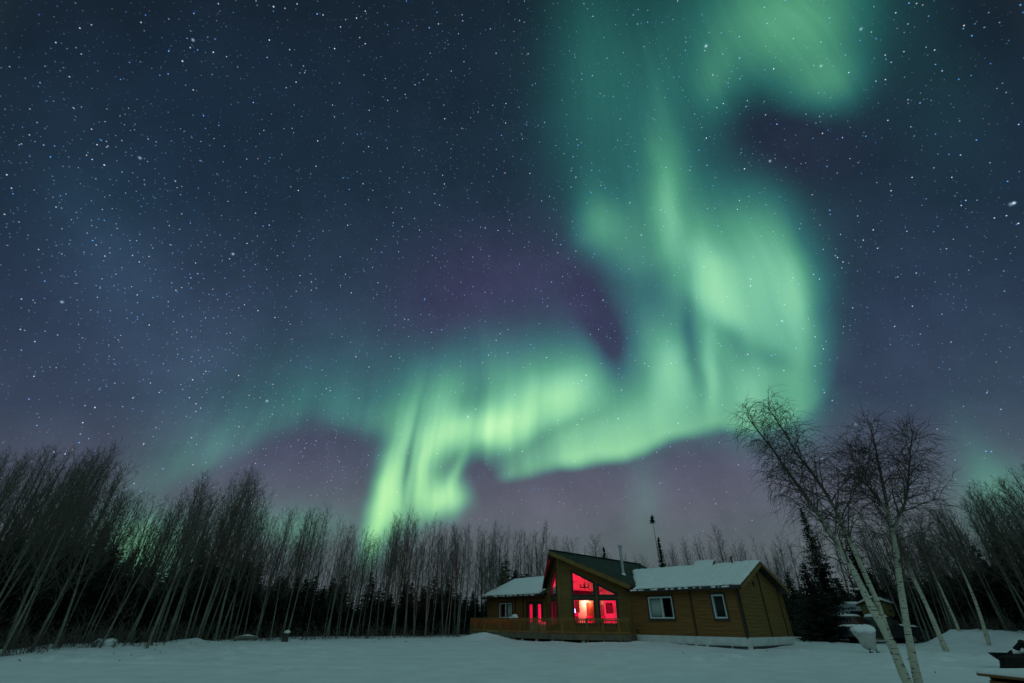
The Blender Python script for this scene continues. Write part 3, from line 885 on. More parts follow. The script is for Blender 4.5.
# snow left on the rail and deck edge
mb = MB()
for a0, a1 in ((15.3, 14.3),):
    pts = [hl(a0 + (a1 - a0) * k / 8, -3.86, RT + .02 + .012 * math.sin(k * 2.3)) for k in range(9)]
    mb = MB(); mb.tube(pts, [.01] + [.045 + .02 * math.sin(k * 1.7) for k in range(7)] + [.01], 8); mb.build('snow_strip', M['roof_snow'], deck, smooth=True)
mb = MB(); mb.tube([hl(15.0, -3.8, RT + .02), hl(14.85, -3.8, RT + .12), hl(14.6, -3.8, RT + .13), hl(14.4, -3.8, RT + .03)], [.05, .11, .12, .04], 10)
mb.build('snow_strip', M['roof_snow'], deck, smooth=True)
# pale storage box standing on the deck
bx = empty('storage_box', hw(12.9, -3.3, DZ), math.atan2(-math.cos(AZ), -math.sin(AZ)))
tag(bx, 'pale storage box on the deck behind the railing', 'storage box')
mb = MB(); mb.box((-.45, -.3, 0), (.45, .3, .58)); 
for k in range(6): mb.box((-.42 + k * .15, -.315, .04), (-.33 + k * .15, -.301, .54))
M['resin'] = mat('resin', (.42, .42, .30), .6, .12, 5)
mb.build('box_body', M['resin'], bx)
mb = MB(); mb.box((-.48, -.33, .585), (.48, .33, .66)); mb.build('lid', M['resin'], bx, bevel=.015)

# ---- what is seen through the red windows
def lamp(name, a, b, z, col, power, size=.08):
    d = bpy.data.lights.new(name, 'POINT'); d.color = col; d.energy = power; d.shadow_soft_size = size
    o = bpy.data.objects.new(name, d); COL.objects.link(o); o.location = hw(a, b, z); return o
M['wood_dark'] = mat('wood_dark', (.07, .035, .02), .5, .3, 4)
M['red_bulb'] = emit('red_bulb', (1, .02, .05), 9)
M['warm_bulb'] = emit('warm_bulb', (1, .55, .22), 14)
hrot = math.atan2(-math.cos(AZ), -math.sin(AZ))
def bulb_lamp(a, b, z, col, power, m, label, cord=.6):
    r_ = empty('ceiling_lamp', hw(a, b, z + .12), hrot); tag(r_, label, 'lamp')
    mb = MB(); mb.lathe([(.06, .0), (.06, -.03), (.02, -.05), (.02, -.07)], 12); mb.build('lamp_holder', M['black'], r_)
    mb = MB(); mb.lathe([(.015, -.07), (.045, -.10), (.055, -.14), (.04, -.18), (.01, -.20)], 12); mb.build('bulb', m, r_, smooth=True)
    mb = MB(); mb.tube([(0, 0, 0), (0, 0, cord)], [.008, .008], 6); mb.build('cord', M['black'], r_)
    l = lamp('lamp_light', a, b, z - .28, col, power); return r_
RED = (1.0, .002, .085)
def floor_red(a, b, power, label):
    q = empty('floor_lamp', hw(a, b, .965), hrot); tag(q, label, 'lamp')
    mb = MB(); mb.lathe([(.14, 0), (.14, .03), (.03, .05), (.02, .07), (.02, .24)], 16); mb.build('lamp_stand', M['black'], q)
    mb = MB(); mb.lathe([(.015, .245), (.045, .27), (.055, .31), (.04, .35), (.01, .37)], 12); mb.build('bulb', M['red_bulb'], q, smooth=True)
    lamp('lamp_light', a, b, .965 + .45, RED, power, .05)
floor_red(11.2, -.6, RED_W, 'red bulb in a low floor lamp hidden under the prow window sills')
floor_red(16.9, 3.6, RED_W * .45, 'red bulb in a low floor lamp behind the glazed deck doors')
floor_red(9.3, 1.3, RED_W * .5, 'red bulb in a low floor lamp below the right-hand lower window')

# furniture seen through the glass
mb = None
chn = empty('chandelier', hw(12.35, 1.5, 5.35), hrot); tag(chn, 'black candle chandelier hanging inside the tallest red prow window', 'chandelier')
mb = MB(); mb.tube([(0, 0, 0), (0, 0, -1.0)], [.012, .012], 6); mb.build('chain', M['black'], chn)
mb = MB(); mb.tube([(.34 * math.cos(k * PI / 8), .34 * math.sin(k * PI / 8), -1.42) for k in range(17)], [.022] * 17, 6, cap=False); mb.lathe([(.03, -1.5), (.06, -1.42), (.03, -1.2), (.02, -1.0)], 10)
for k in range(6):
    a = k * PI / 3; mb.tube([(0, 0, -1.45), (.34 * math.cos(a), .34 * math.sin(a), -1.42)], [.018, .018], 6)
mb.build('chandelier_frame', M['black'], chn)
for k in range(6):
    a = k * PI / 3; mb = MB(); mb.lathe([(.025, -1.42), (.03, -1.38), (.018, -1.37), (.018, -1.22), (.004, -1.20)], 8, (.34 * math.cos(a), .34 * math.sin(a), 0)); mb.build('candle', M['black'], chn)

pic = empty('framed_picture', hw(12.1, 4.2, 2.25), hrot); tag(pic, 'dark framed picture on the inside wall behind the right-hand lower window', 'picture')
mb = MB()
for lo, hi in (((-.30, -.05, 0), (.30, -.01, .05)), ((-.30, -.05, .65), (.30, -.01, .70)), ((-.30, -.05, .052), (-.25, -.01, .648)), ((.25, -.05, .052), (.30, -.01, .648))): mb.box(lo, hi)
mb.build('picture_frame', M['black'], pic)
M['canvas'] = mat('canvas', (.05, .04, .05), .8, .6, 9, col2=(.20, .12, .10))
mb = MB(); mb.box((-.248, -.03, .053), (.248, -.012, .647)); mb.build('canvas', M['canvas'], pic)

def chair(a, b, rot, label, group=None):
    c = empty('dining_chair', hw(a, b, .97), hrot + rot); tag(c, label, 'chair', group)
    mb = MB(); mb.box((-.22, -.22, .43), (.22, .22, .47)); mb.build('seat', M['wood_dark'], c)
    for x in (-.19, .19):
        for y in (-.19, .19):
            mb = MB(); mb.beam((x, y, 0), (x, y, .43), .04, .04); mb.build('leg', M['wood_dark'], c)
    mb = MB()
    for x in (-.19, -.06, .06, .19): mb.beam((x, .2, .47), (x, .25, .98), .03, .03)
    mb.beam((-.22, .245, .98), (.22, .245, .98), .03, .09); mb.build('backrest', M['wood_dark'], c)
    return c
chair(10.9, -.2, 0.3, 'dark chair back at the left window sill inside the prow')
chair(9.6, .2, 2.9, 'dark chair back between the two lower prow windows')
chair(11.6, 1.3, 1.9, 'dark dining chair beyond the table inside the left lower window')
tb = empty('dining_table', hw(10.6, .9, .97), hrot); tag(tb, 'dark dining table inside the prow behind the lower windows', 'table')
mb = MB(); mb.box((-.75, -.45, .70), (.75, .45, .745)); mb.build('tabletop', M['wood_dark'], tb, bevel=.01)
for x in (-.68, .68):
    for y in (-.38, .38):
        mb = MB(); mb.beam((x, y, 0), (x, y, .70), .07, .07); mb.build('leg', M['wood_dark'], tb)
sf = empty('sofa', hw(9.0, 2.4, .97), hrot); tag(sf, 'dark sofa inside below the right-hand lower window', 'sofa')
M['sofa'] = mat('sofa', (.12, .03, .03), .9, .3, 4)
mb = MB(); mb.box((-.9, -.42, .10), (.9, .42, .42)); mb.build('seat', M['sofa'], sf, bevel=.04)
mb = MB(); mb.box((-.9, -.62, .10), (.9, -.43, .86)); mb.build('backrest', M['sofa'], sf, bevel=.05)
for x in (-1.06, .91):
    mb = MB(); mb.box((x, -.6, .08), (x + .15, .42, .62)); mb.build('armrest', M['sofa'], sf, bevel=.04)
# lamps
def shade_lamp(name, a, b, z, h, r, label, col, power, m, floor=True):
    q = empty(name, hw(a, b, z), hrot); tag(q, label, 'lamp')
    mb = MB(); mb.lathe([(r * .7, 0), (r * .7, .02), (.02, .04), (.012, .06), (.012, h)], 16); mb.build('lamp_stem', M['black'], q)
    mb = MB(); mb.lathe([(r, h - .02), (r * .98, h), (r * .62, h + .26), (r * .60, h + .26)], 20); mb.build('lamp_shade', m, q, smooth=False)
    lamp('lamp_light', a, b, z + h + .36, col, power, .1)
    return q
M['warm_shade'] = emit('warm_shade', (1, .50, .16), 3.2)
M['blue_shade'] = emit('blue_shade', (.55, .45, 1.0), 4.0)
pd = bulb_lamp(14.25, 4.6, 3.4, (1, .46, .26), WARM_W, M['warm_bulb'], 'shaded warm pendant lighting the back wall behind the left lower window')
mb = MB(); mb.lathe([(.05, -.02), (.26, -.30), (.255, -.31), (.04, -.03)], 20); mb.build('lamp_shade', M['black'], pd)
for o_ in bpy.data.objects:
    if o_.type == 'LIGHT' and abs(o_.data.energy - WARM_W) < .01: o_.location.z += .07
shade_lamp('table_lamp', 10.95, .75, 1.72, .12, .08, 'small warm lamp on the dining table inside the left lower window', (1, .45, .15), 4, M['warm_shade'])
shade_lamp('shelf_lamp', 13.5, 1.5, 2.02, .25, .10, 'little bluish white lamp at the left edge of the left lower window', (.5, .5, 1.0), 5, M['blue_shade'])
sh = empty('shelf_unit', hw(13.6, 1.55, .97), hrot); tag(sh, 'dark shelf unit under the little bluish lamp inside the prow', 'shelf')
mb = MB(); mb.box((-.3, -.15, 0), (-.26, .15, 1.04)); mb.box((.26, -.15, 0), (.30, .15, 1.04)); mb.build('side_panel', M['wood_dark'], sh)
mb = MB()
for z in (.06, .4, .72, 1.0): mb.box((-.258, -.15, z), (.258, .15, z + .03))
mb.build('shelf', M['wood_dark'], sh)
cb = empty('kitchen_cabinet', hw(14.6, 5.2, .97), hrot); tag(cb, 'tall red-brown cabinet in the warm light deep inside the cabin', 'cabinet')
M['cabinet'] = mat('cabinet', (.35, .10, .05), .5, .3, 3)
mb = MB(); mb.box((-.2, -.5, 0), (.2, .5, 2.1)); mb.build('cabinet_body', M['cabinet'], cb, bevel=.01)
for y in (-.25, .25):
    mb = MB(); mb.box((.21, y - .22, .08), (.23, y + .22, 2.02)); mb.build('cabinet_door', M['cabinet'], cb, bevel=.006)
fr_ = empty('hung_cloth', hw(14.55, 3.2, 2.3), hrot); tag(fr_, 'dark cloth hung on the warm lit wall behind the left lower window', 'cloth')
mb = MB(); mb.box((-.02, -.25, 0), (.02, .25, .9)); mb.build('cloth_panel', M['sofa'], fr_)

def curtain(a0, a1, z0, z1, m, label, depth=.22):
    c = MB(); n = 40; w = a1 - a0; f_ = []; t_ = []
    for k in range(n + 1):
        a = a0 + w * k / n; off = depth + .03 * math.sin(k * 1.35) + .012 * math.sin(k * 3.1)
        t_ += [hl(a, off, z0), hl(a, off, z1)]
    for k in range(n): f_.append((2 * k, 2 * k + 1, 2 * k + 3, 2 * k + 2))
    c.add(t_, f_)
    o = c.build('curtain', m, None, smooth=True, fix=False); o.matrix_world = CM
    s = o.modifiers.new('thick', 'SOLIDIFY'); s.thickness = .006
    tag(o, label, 'curtain'); return o
curtain(5.05, 5.98, 1.80, 3.1, M['curtain'], 'pale green curtain drawn in the left half of the wide wing window')
curtain(4.25, 4.55, 1.80, 3.1, M['curtain_dark'], 'dark curtain at the right edge of the wide wing window')
curtain(.95, 1.62, 1.80, 3.12, M['curtain_dark'], 'dark grey curtain behind the narrow window near the gable corner')
curtain(18.9, 19.65, 1.80, 3.0, M['curtain'], 'pale green curtain in the window above the deck railing')

# ------------------------------------------------------------------ trees
def bark(name, pale, dark, mark, scale=5, band=1.0, limb=None):
    """pale bark with dark cross marks (world bark, darker and rougher toward the twigs by radius attribute)"""
    m = bpy.data.materials.new(name); m.use_nodes = True; t = m.node_tree; p = t.nodes['Principled BSDF']
    tc = t.nodes.new('ShaderNodeTexCoord')
    mp = t.nodes.new('ShaderNodeMapping'); mp.inputs['Scale'].default_value = (1.2, 1.2, 5.0)
    t.links.new(tc.outputs['Object'], mp.inputs[0])
    n1 = t.nodes.new('ShaderNodeTexNoise'); n1.inputs['Scale'].default_value = scale; n1.inputs['Detail'].default_value = 5; t.links.new(mp.outputs[0], n1.inputs['Vector'])
    r1 = t.nodes.new('ShaderNodeMapRange'); r1.inputs[1].default_value = .56; r1.inputs[2].default_value = .64; t.links.new(n1.outputs['Fac'], r1.inputs[0])
    n2 = t.nodes.new('ShaderNodeTexNoise'); n2.inputs['Scale'].default_value = .8; n2.inputs['Detail'].default_value = 3; t.links.new(tc.outputs['Object'], n2.inputs['Vector'])
    r2 = t.nodes.new('ShaderNodeMapRange'); r2.inputs[1].default_value = .35; r2.inputs[2].default_value = .7; t.links.new(n2.outputs['Fac'], r2.inputs[0])
    m1 = t.nodes.new('ShaderNodeMix'); m1.data_type = 'RGBA'; m1.inputs[6].default_value = (*pale, 1); m1.inputs[7].default_value = (*dark, 1); t.links.new(r2.outputs[0], m1.inputs['Factor'])
    m2 = t.nodes.new('ShaderNodeMix'); m2.data_type = 'RGBA'; m2.inputs[7].default_value = (*mark, 1)
    k = t.nodes.new('ShaderNodeMath'); k.operation = 'MULTIPLY'; k.inputs[1].default_value = band; t.links.new(r1.outputs[0], k.inputs[0])
    t.links.new(k.outputs[0], m2.inputs['Factor']); t.links.new(m1.outputs[2], m2.inputs[6]); t.links.new(m2.outputs[2], p.inputs['Base Color'])
    if limb:      # young upper limbs keep their brown bark
        sx_ = t.nodes.new('ShaderNodeSeparateXYZ'); t.links.new(tc.outputs['Object'], sx_.inputs[0])
        r3 = t.nodes.new('ShaderNodeMapRange'); r3.inputs[1].default_value = limb[0]; r3.inputs[2].default_value = limb[1]; t.links.new(sx_.outputs[2], r3.inputs[0])
        m3 = t.nodes.new('ShaderNodeMix'); m3.data_type = 'RGBA'; m3.inputs[7].default_value = (.10, .085, .065, 1)
        t.links.new(r3.outputs[0], m3.inputs['Factor']); t.links.new(m2.outputs[2], m3.inputs[6]); t.links.new(m3.outputs[2], p.inputs['Base Color'])
    p.inputs['Roughness'].default_value = .85; p.inputs['Specular IOR Level'].default_value = .2
    return m
M['birch_bark'] = bark('birch_bark', (.54, .53, .42), (.38, .37, .28), (.09, .085, .07), 6, limb=(3.0, 4.8))
M['aspen_bark'] = bark('aspen_bark', (.22, .23, .175), (.10, .10, .08), (.05, .05, .04), 3, .8, limb=(4.5, 9.0))
M['twig'] = mat('twig', (.115, .105, .088), .9, .3, 1.5)
M['birch_twig'] = mat('birch_twig', (.10, .085, .07), .9, .3, 1.5)
M['needle'] = mat('needle', (.030, .046, .034), .9, .4, 2.2)
M['spruce_bark'] = mat('spruce_bark', (.07, .06, .05), .9, .3, 3)

class Tubes:
    """fast tube collector: many short tapered tubes into one mesh"""
    def __init__(self): self.V = []; self.F = []; self.n = 0
    def add(self, pts, rads, sides):
        P = np.asarray(pts, float); R = np.asarray(rads, float); k = len(P)
        T = np.gradient(P, axis=0); T /= (np.linalg.norm(T, axis=1, keepdims=True) + 1e-9)
        ref = np.array([.31, .77, .55]) if abs(T[0][2]) > .6 else np.array([.1, .2, 1.0])
        A = np.cross(T, ref); A /= (np.linalg.norm(A, axis=1, keepdims=True) + 1e-9); B = np.cross(T, A)
        an = 2 * PI * np.arange(sides) / sides
        V = P[:, None, :] + R[:, None, None] * (A[:, None, :] * np.cos(an)[None, :, None] + B[:, None, :] * np.sin(an)[None, :, None])
        i = np.arange(k - 1)[:, None] * sides; j = np.arange(sides)[None, :]; j2 = (j + 1) % sides
        F = np.stack([i + j, i + j2, i + j2 + sides, i + j + sides], -1).reshape(-1, 4) + self.n
        self.V.append(V.reshape(-1, 3)); self.F.append(F); self.n += k * sides
    def arrays(self): return np.concatenate(self.V), np.concatenate(self.F)
    def mesh(self, name, m, smooth=True):
        V, F = self.arrays(); return mesh_np(name, V, F, m, smooth)

def mesh_np(name, V, F, m, smooth=True, mi=None):
    me = bpy.data.meshes.new(name)
    k = F.shape[1]
    me.vertices.add(len(V)); me.vertices.foreach_set('co', V.astype(np.float32).ravel())
    me.loops.add(len(F) * k); me.loops.foreach_set('vertex_index', F.astype(np.int32).ravel())
    me.polygons.add(len(F)); me.polygons.foreach_set('loop_start', np.arange(0, len(F) * k, k, dtype=np.int32))
    for q in (m if isinstance(m, (list, tuple)) else [m]): me.materials.append(q)
    if mi is not None: me.polygons.foreach_set('material_index', mi.astype(np.int32))
    me.update(calc_edges=True)
    if smooth: me.polygons.foreach_set('use_smooth', np.ones(len(F), bool))
    return me

def rot_toward(d, ang, az, R_):
    """direction at angle ang from d, turned az around it"""
    d = np.asarray(d, float); d = d / np.linalg.norm(d)
    a = np.cross(d, [0.2, .3, .93] if abs(d[2]) < .9 else [1, 0, 0]); a /= np.linalg.norm(a); b = np.cross(d, a)
    return d * math.cos(ang) + (a * math.cos(az) + b * math.sin(az)) * math.sin(ang)

def grow(R_, p, d, L, r, nseg, trop, wob, r_end=.35):
    """a bending shoot: trop pulls up (+) or lets it hang (-)"""
    pts = [np.array(p, float)]; d = np.array(d, float); st = L / nseg
    for k in range(nseg):
        d = d + np.array([R_.gauss(0, wob), R_.gauss(0, wob), R_.gauss(0, wob) + trop])
        d /= np.linalg.norm(d); pts.append(pts[-1] + d * st)
    return pts, [r * (1 - (1 - r_end) * k / nseg) for k in range(nseg + 1)], d

def at_len(pts, s):
    f = s * (len(pts) - 1); i = min(int(f), len(pts) - 2); u = f - i
    return pts[i] * (1 - u) + pts[i + 1] * u, pts[i + 1] - pts[i]

def aspen_proto(seed, H=12.0, dens=1.0, start=.36, spread=.22, angle=42):
    """tall narrow leafless tree: one trunk, steep branches, fine upward twigs"""
    R_ = random.Random(seed)
    tr = Tubes(); cr = Tubes()
    pts, rad, _ = grow(R_, (0, 0, -.3), (R_.gauss(0, .02), R_.gauss(0, .02), 1), H + .3, .105, 14, .03, .022, .09)
    tr.add(pts, rad, 8)
    nb = int(34 * dens); ga = R_.random() * 6
    for k in range(nb):
        s = start + (1 - start) * ((k + R_.random() * .7) / nb) ** .92
        s = min(.985, s)
        p, dd = at_len(pts, s); ga += 2.4 + R_.gauss(0, .35)
        t = (s - start) / (1 - start)
        L = H * spread * (1.0 - .72 * t) * (.55 + .6 * min(1, t * 4)) * R_.uniform(.65, 1.15)
        bd = rot_toward(dd, math.radians(angle + R_.gauss(0, 8) - 8 * t), ga, R_)
        r0 = .010 + .020 * (1 - t)
        bp, br_, _ = grow(R_, p, bd, L, r0, 6, .07, .07, .25)
        cr.add(bp, br_, 4)
        ns = int(3 + L * 2.6 * dens)
        for q in range(ns):
            u = .18 + .8 * (q + R_.random()) / ns
            p2, d2 = at_len(bp, min(.98, u))
            l2 = L * R_.uniform(.16, .36) * (1.15 - u * .6) + .12
            sd = rot_toward(d2, math.radians(R_.uniform(28, 55)), R_.random() * 6.28, R_)
            sp, sr, _ = grow(R_, p2, sd, l2, .0072, 3, .10, .10, .55)
            cr.add(sp, sr, 3)
            for w in range(int(2 + l2 * 4.0)):
                u2 = R_.uniform(.2, 1); p3, d3 = at_len(sp, min(.99, u2))
                td = rot_toward(d3, math.radians(R_.uniform(20, 50)), R_.random() * 6.28, R_)
                tp, t_r, _ = grow(R_, p3, td, R_.uniform(.12, .36), .0050, 2, .08, .12, .7)
                cr.add(tp, t_r, 3)
    return tr.mesh('trunk', M['aspen_bark']), cr.mesh('crown', M['twig'])

def spruce_arrays(seed, H, base_r, skirt=.05, dens=1.0, ragged=.25):
    """conifer: drooping whorls of feathered boughs. returns trunk tubes, quads of needles"""
    R_ = random.Random(seed)
    tr = Tubes(); tr.add([(0, 0, -.2), (0, 0, H * .5), (0, 0, H)], [.05 + H * .008, .03 + H * .004, .01], 7)
    V = []; F = []
    nl = int(H * 4.6 * dens)
    for k in range(nl):
        t = skirt + (1 - skirt) * k / nl; z = H * t
        R0 = base_r * (1 - t) ** .85 + .10
        nbo = max(6, int(10 - 3 * t))
        for b in range(nbo):
            az = R_.random() * 6.28; L = R0 * R_.uniform(1 - ragged * 1.6, 1 + ragged)
            droop = R_.uniform(.10, .42) * (1 - .5 * t)
            zj = R_.uniform(-.14, .14); rx = np.array([math.cos(az), math.sin(az), 0]); sx = np.array([-math.sin(az), math.cos(az), 0])
            n = max(3, int(L / .22))
            prev = None
            for i in range(n + 1):
                u = i / n
                c = np.array([0, 0, z + zj]) + rx * L * u + np.array([0, 0, -droop * L * u + .20 * L * u * u])
                w = (.07 + .22 * L * (1 - u) ** .7 * (.6 + .4 * math.sin(u * 9 + b))) if i < n else .01
                for sgn in (-1, 1):
                    tip = c + sx * sgn * w * R_.uniform(.7, 1.3) + rx * w * .5 + np.array([0, 0, -w * R_.uniform(.3, .8)])
                    c2 = c + rx * min(.16, L * .2)
                    o = len(V); V += [c, c2, tip, c * .5 + tip * .5 - np.array([0, 0, .05 + .03 * L])]; F.append((o, o + 1, o + 2, o + 3))
    return tr.arrays(), (np.array(V), np.array(F))

def spruce_proto(seed, H, r, **kw):
    (tv, tf), (nv, nf) = spruce_arrays(seed, H, r, **kw)
    return mesh_np('trunk', tv, tf, M['spruce_bark']), mesh_np('crown', nv, nf, M['needle'], False)

def put(name, tm, cm, x, y, s, label, cat, group=None, rz=None, z=None, sxy=1.0, lean=(0, 0), tw=1.0):
    q = bpy.data.objects.new(name, None); COL.objects.link(q); q.empty_display_size = .3
    q.location = (x, y, ground_z(x, y) if z is None else z)
    q.rotation_euler = (lean[0], lean[1], rng.random() * 6.28 if rz is None else rz); q.scale = (s * sxy, s * sxy, s)
    tag(q, label, cat, group)
    a = bpy.data.objects.new('trunk', tm); COL.objects.link(a); a.parent = q
    b = bpy.data.objects.new('crown', cm); COL.objects.link(b); b.parent = q
    return q

SKY_PTS = [(-200, 440), (-60, 450), (0, 452), (45, 450), (75, 452), (112, 448), (130, 492), (150, 480), (166, 505), (205, 477), (222, 488), (245, 462), (262, 500), (280, 513), (300, 508), (318, 510), (338, 512), (352, 530), (380, 521), (398, 518), (415, 514), (430, 515),
           (450, 525), (470, 529), (495, 525), (512, 529), (540, 527), (562, 530), (585, 536), (610, 548), (640, 556), (665, 550), (690, 535), (705, 534), (718, 528), (735, 540), (745, 535), (765, 540), (790, 535), (830, 520), (870, 515), (920, 515), (935, 508), (955, 500), (975, 491), (990, 480), (1005, 484), (1024, 464), (1060, 450), (1250, 420)]
def skyline(px):
    for (x0, y0), (x1, y1) in zip(SKY_PTS, SKY_PTS[1:]):
        if x0 <= px <= x1: return y0 + (y1 - y0) * (px - x0) / (x1 - x0)
    return 450
def top_height(x, y, z, drop=0):
    """tree height at (x, y) whose tip reaches the tree line seen in the photo"""
    lo, hi = 2.0, 26.0
    for _ in range(24):
        m = (lo + hi) / 2; px, py = proj((x, y, z + m))
        if py > skyline(px) + drop: lo = m
        else: hi = m
    return lo

AH = 12.0
aspens = [aspen_proto(100 + k, AH, dens=[1, .9, 1.1, .85, 1, 1.05, .95, 1.1][k], start=[.28, .38, .20, .46, .32, .50, .24, .36][k], spread=[.26, .20, .30, .19, .24, .18, .28, .22][k], angle=[50, 42, 56, 40, 48, 38, 54, 46][k]) for k in range(8)]

def edge_range(px):
    pts = [(-150, 22), (0, 26.2), (60, 27.2), (150, 29), (215, 33), (300, 36), (400, 39), (470, 42), (520, 52), (600, 60), (700, 62), (800, 60), (860, 52), (920, 45), (960, 42), (1024, 39.5), (1150, 33)]
    for (x0, y0), (x1, y1) in zip(pts, pts[1:]):
        if x0 <= px <= x1: return y0 + (y1 - y0) * (px - x0) / (x1 - x0)
    return 30
placed = []
def free(x, y, dmin):
    return all((x - a) ** 2 + (y - b) ** 2 > dmin * dmin for a, b in placed)
def aspen_at(px, r, drop, label, group, proto=None, tw=1.0):
    p = at_range(px, 640, r); x, y = p.x, p.y
    placed.append((x, y))
    z = ground_z(x, y); h = max(4.5, top_height(x, y, z, drop))
    tm, cm = aspens[rng.randrange(8) if proto is None else proto]
    return put('bare_tree', tm, cm, x, y, h / AH, label, 'tree', group, sxy=tw * rng.choice((.6, .7, .8, .9, 1.0, 1.15)), lean=(rng.gauss(0, .035), rng.gauss(0, .035)))
# trees one can pick out at the edge of the wood
for px, r, drop, lab, pr in [
    (9, 26.0, 4, 'bare pale-trunked tree at the far left edge, nearest the snow', 2), (150, 28.6, 2, 'bare tree with a bright pale trunk leaning over the snow left of the twin stems', 0), (215, 32.9, 0, 'bare tree with a tall clear trunk and open top standing out left of the cabin', 7),
    (58, 27.2, 2, 'bare tree with a dark foot rising from the snow shoulder at the left', 4), (36, 27.6, 0, 'bare wide-crowned tree behind the far left edge tree', 2), (167, 30.5, 26, 'thin pale stem close behind the bright leaning trunk', 3)]:
    aspen_at(px, r, drop, lab, None, pr, 1.12)
zones = [(-110, 130, 54, 'bare slender tree in the close leafless stand at the left', 'bare trees of the left stand', .88),
         (130, 330, 66, 'bare slender tree in the leafless row between the left stand and the pillar of light', 'bare trees of the middle row', .85),
         (330, 510, 70, 'thin leafless tree in the even wall of trees left of the deck', 'thin trees left of the deck', .9),
         (515, 810, 46, 'grey leafless tree showing above the cabin roofs', 'bare trees behind the cabin', 1.0),
         (905, 1130, 54, 'leaning bare tree in the dark wood at the right edge', 'bare trees of the right wood', 1.1)]
for x0, x1, n, lab, grp, tw in zones:
    k = 0; tries = 0
    while k < n and tries < 4000:
        tries += 1
        px = rng.uniform(x0, x1); depth = rng.random() ** 1.4 * 9
        r = edge_range(px) + .3 + depth + rng.gauss(0, .3)
        p = at_range(px, 640, r)
        if not free(p.x, p.y, .75): continue
        drop = max(-3, rng.gauss(9, 9)) if rng.random() < .55 else rng.uniform(8, 50)
        aspen_at(px, r, drop, lab, grp, None, tw); k += 1

# conifers one can pick out
def spruce_at(px, r, pytop, width, label, seed, **kw):
    p = at_range(px, 640, r); z = ground_z(p.x, p.y)
    lo, hi = 1.0, 26.0
    for _ in range(24):
        m = (lo + hi) / 2
        if proj((p.x, p.y, z + m))[1] > pytop: lo = m
        else: hi = m
    tm, cm = spruce_proto(seed, lo, width, **kw)
    placed.append((p.x, p.y))
    return put('spruce', tm, cm, p.x, p.y, 1.0, label, 'tree', rz=0)
spruce_at(826, 47, 562, 2.6, 'broad dark spruce standing beside the gable end of the cabin', 1, dens=1.5)
spruce_at(843, 51, 508, 1.7, 'tall narrow dark spruce rising behind the leaning birch', 2, dens=2.0, ragged=.3)
spruce_at(806, 54, 572, 2.2, 'lower dark spruce between the cabin and the broad spruce', 3, dens=1.1)
spruce_at(612, 60, 546, 1.1, 'small spruce tip showing over the dark prow roof', 4, dens=1.6, ragged=.4)
spruce_at(674, 58, 537, .8, 'slim spruce behind the snowy wing roof', 5, ragged=.5, dens=2.2)
spruce_at(884, 55, 520, 2.0, 'dark spruce behind the parked truck', 6)
spruce_at(960, 48, 545, 1.7, 'dark spruce in the wood at the right of the birches', 7)
spruce_at(128, 33, 575, 1.3, 'young dark spruce under the bare trees at the left', 8)
spruce_at(196, 37, 590, 1.0, 'small dark spruce in the shade right of the tall clear trunk', 9)
spruce_at(60, 31, 590, 1.1, 'small dark spruce under the left stand', 10)
# dead top with a tuft
p = at_range(671, 640, 57)
h = 0
for k in range(400):
    if proj((p.x, p.y, .8 + k * .05))[1] < 516: h = k * .05; break
dt = empty('dead_spruce', (p.x, p.y, ground_z(p.x, p.y))); tag(dt, 'thin bare spruce pole with a single dark tuft at its tip', 'tree')
t_ = Tubes(); t_.add([(0, 0, -.2), (.05, 0, h * .5), (-.05, .02, h)], [.085, .05, .018], 7); a = bpy.data.objects.new('trunk', t_.mesh('trunk', M['spruce_bark'])); COL.objects.link(a); a.parent = dt
(_tv, _tf), (nv, nf) = spruce_arrays(77, .75, .24, dens=4, ragged=.5); nv = nv + np.array([-.05, .02, h - .65])
b = bpy.data.objects.new('crown', mesh_np('crown', nv, nf, M['needle'], False)); COL.objects.link(b); b.parent = dt

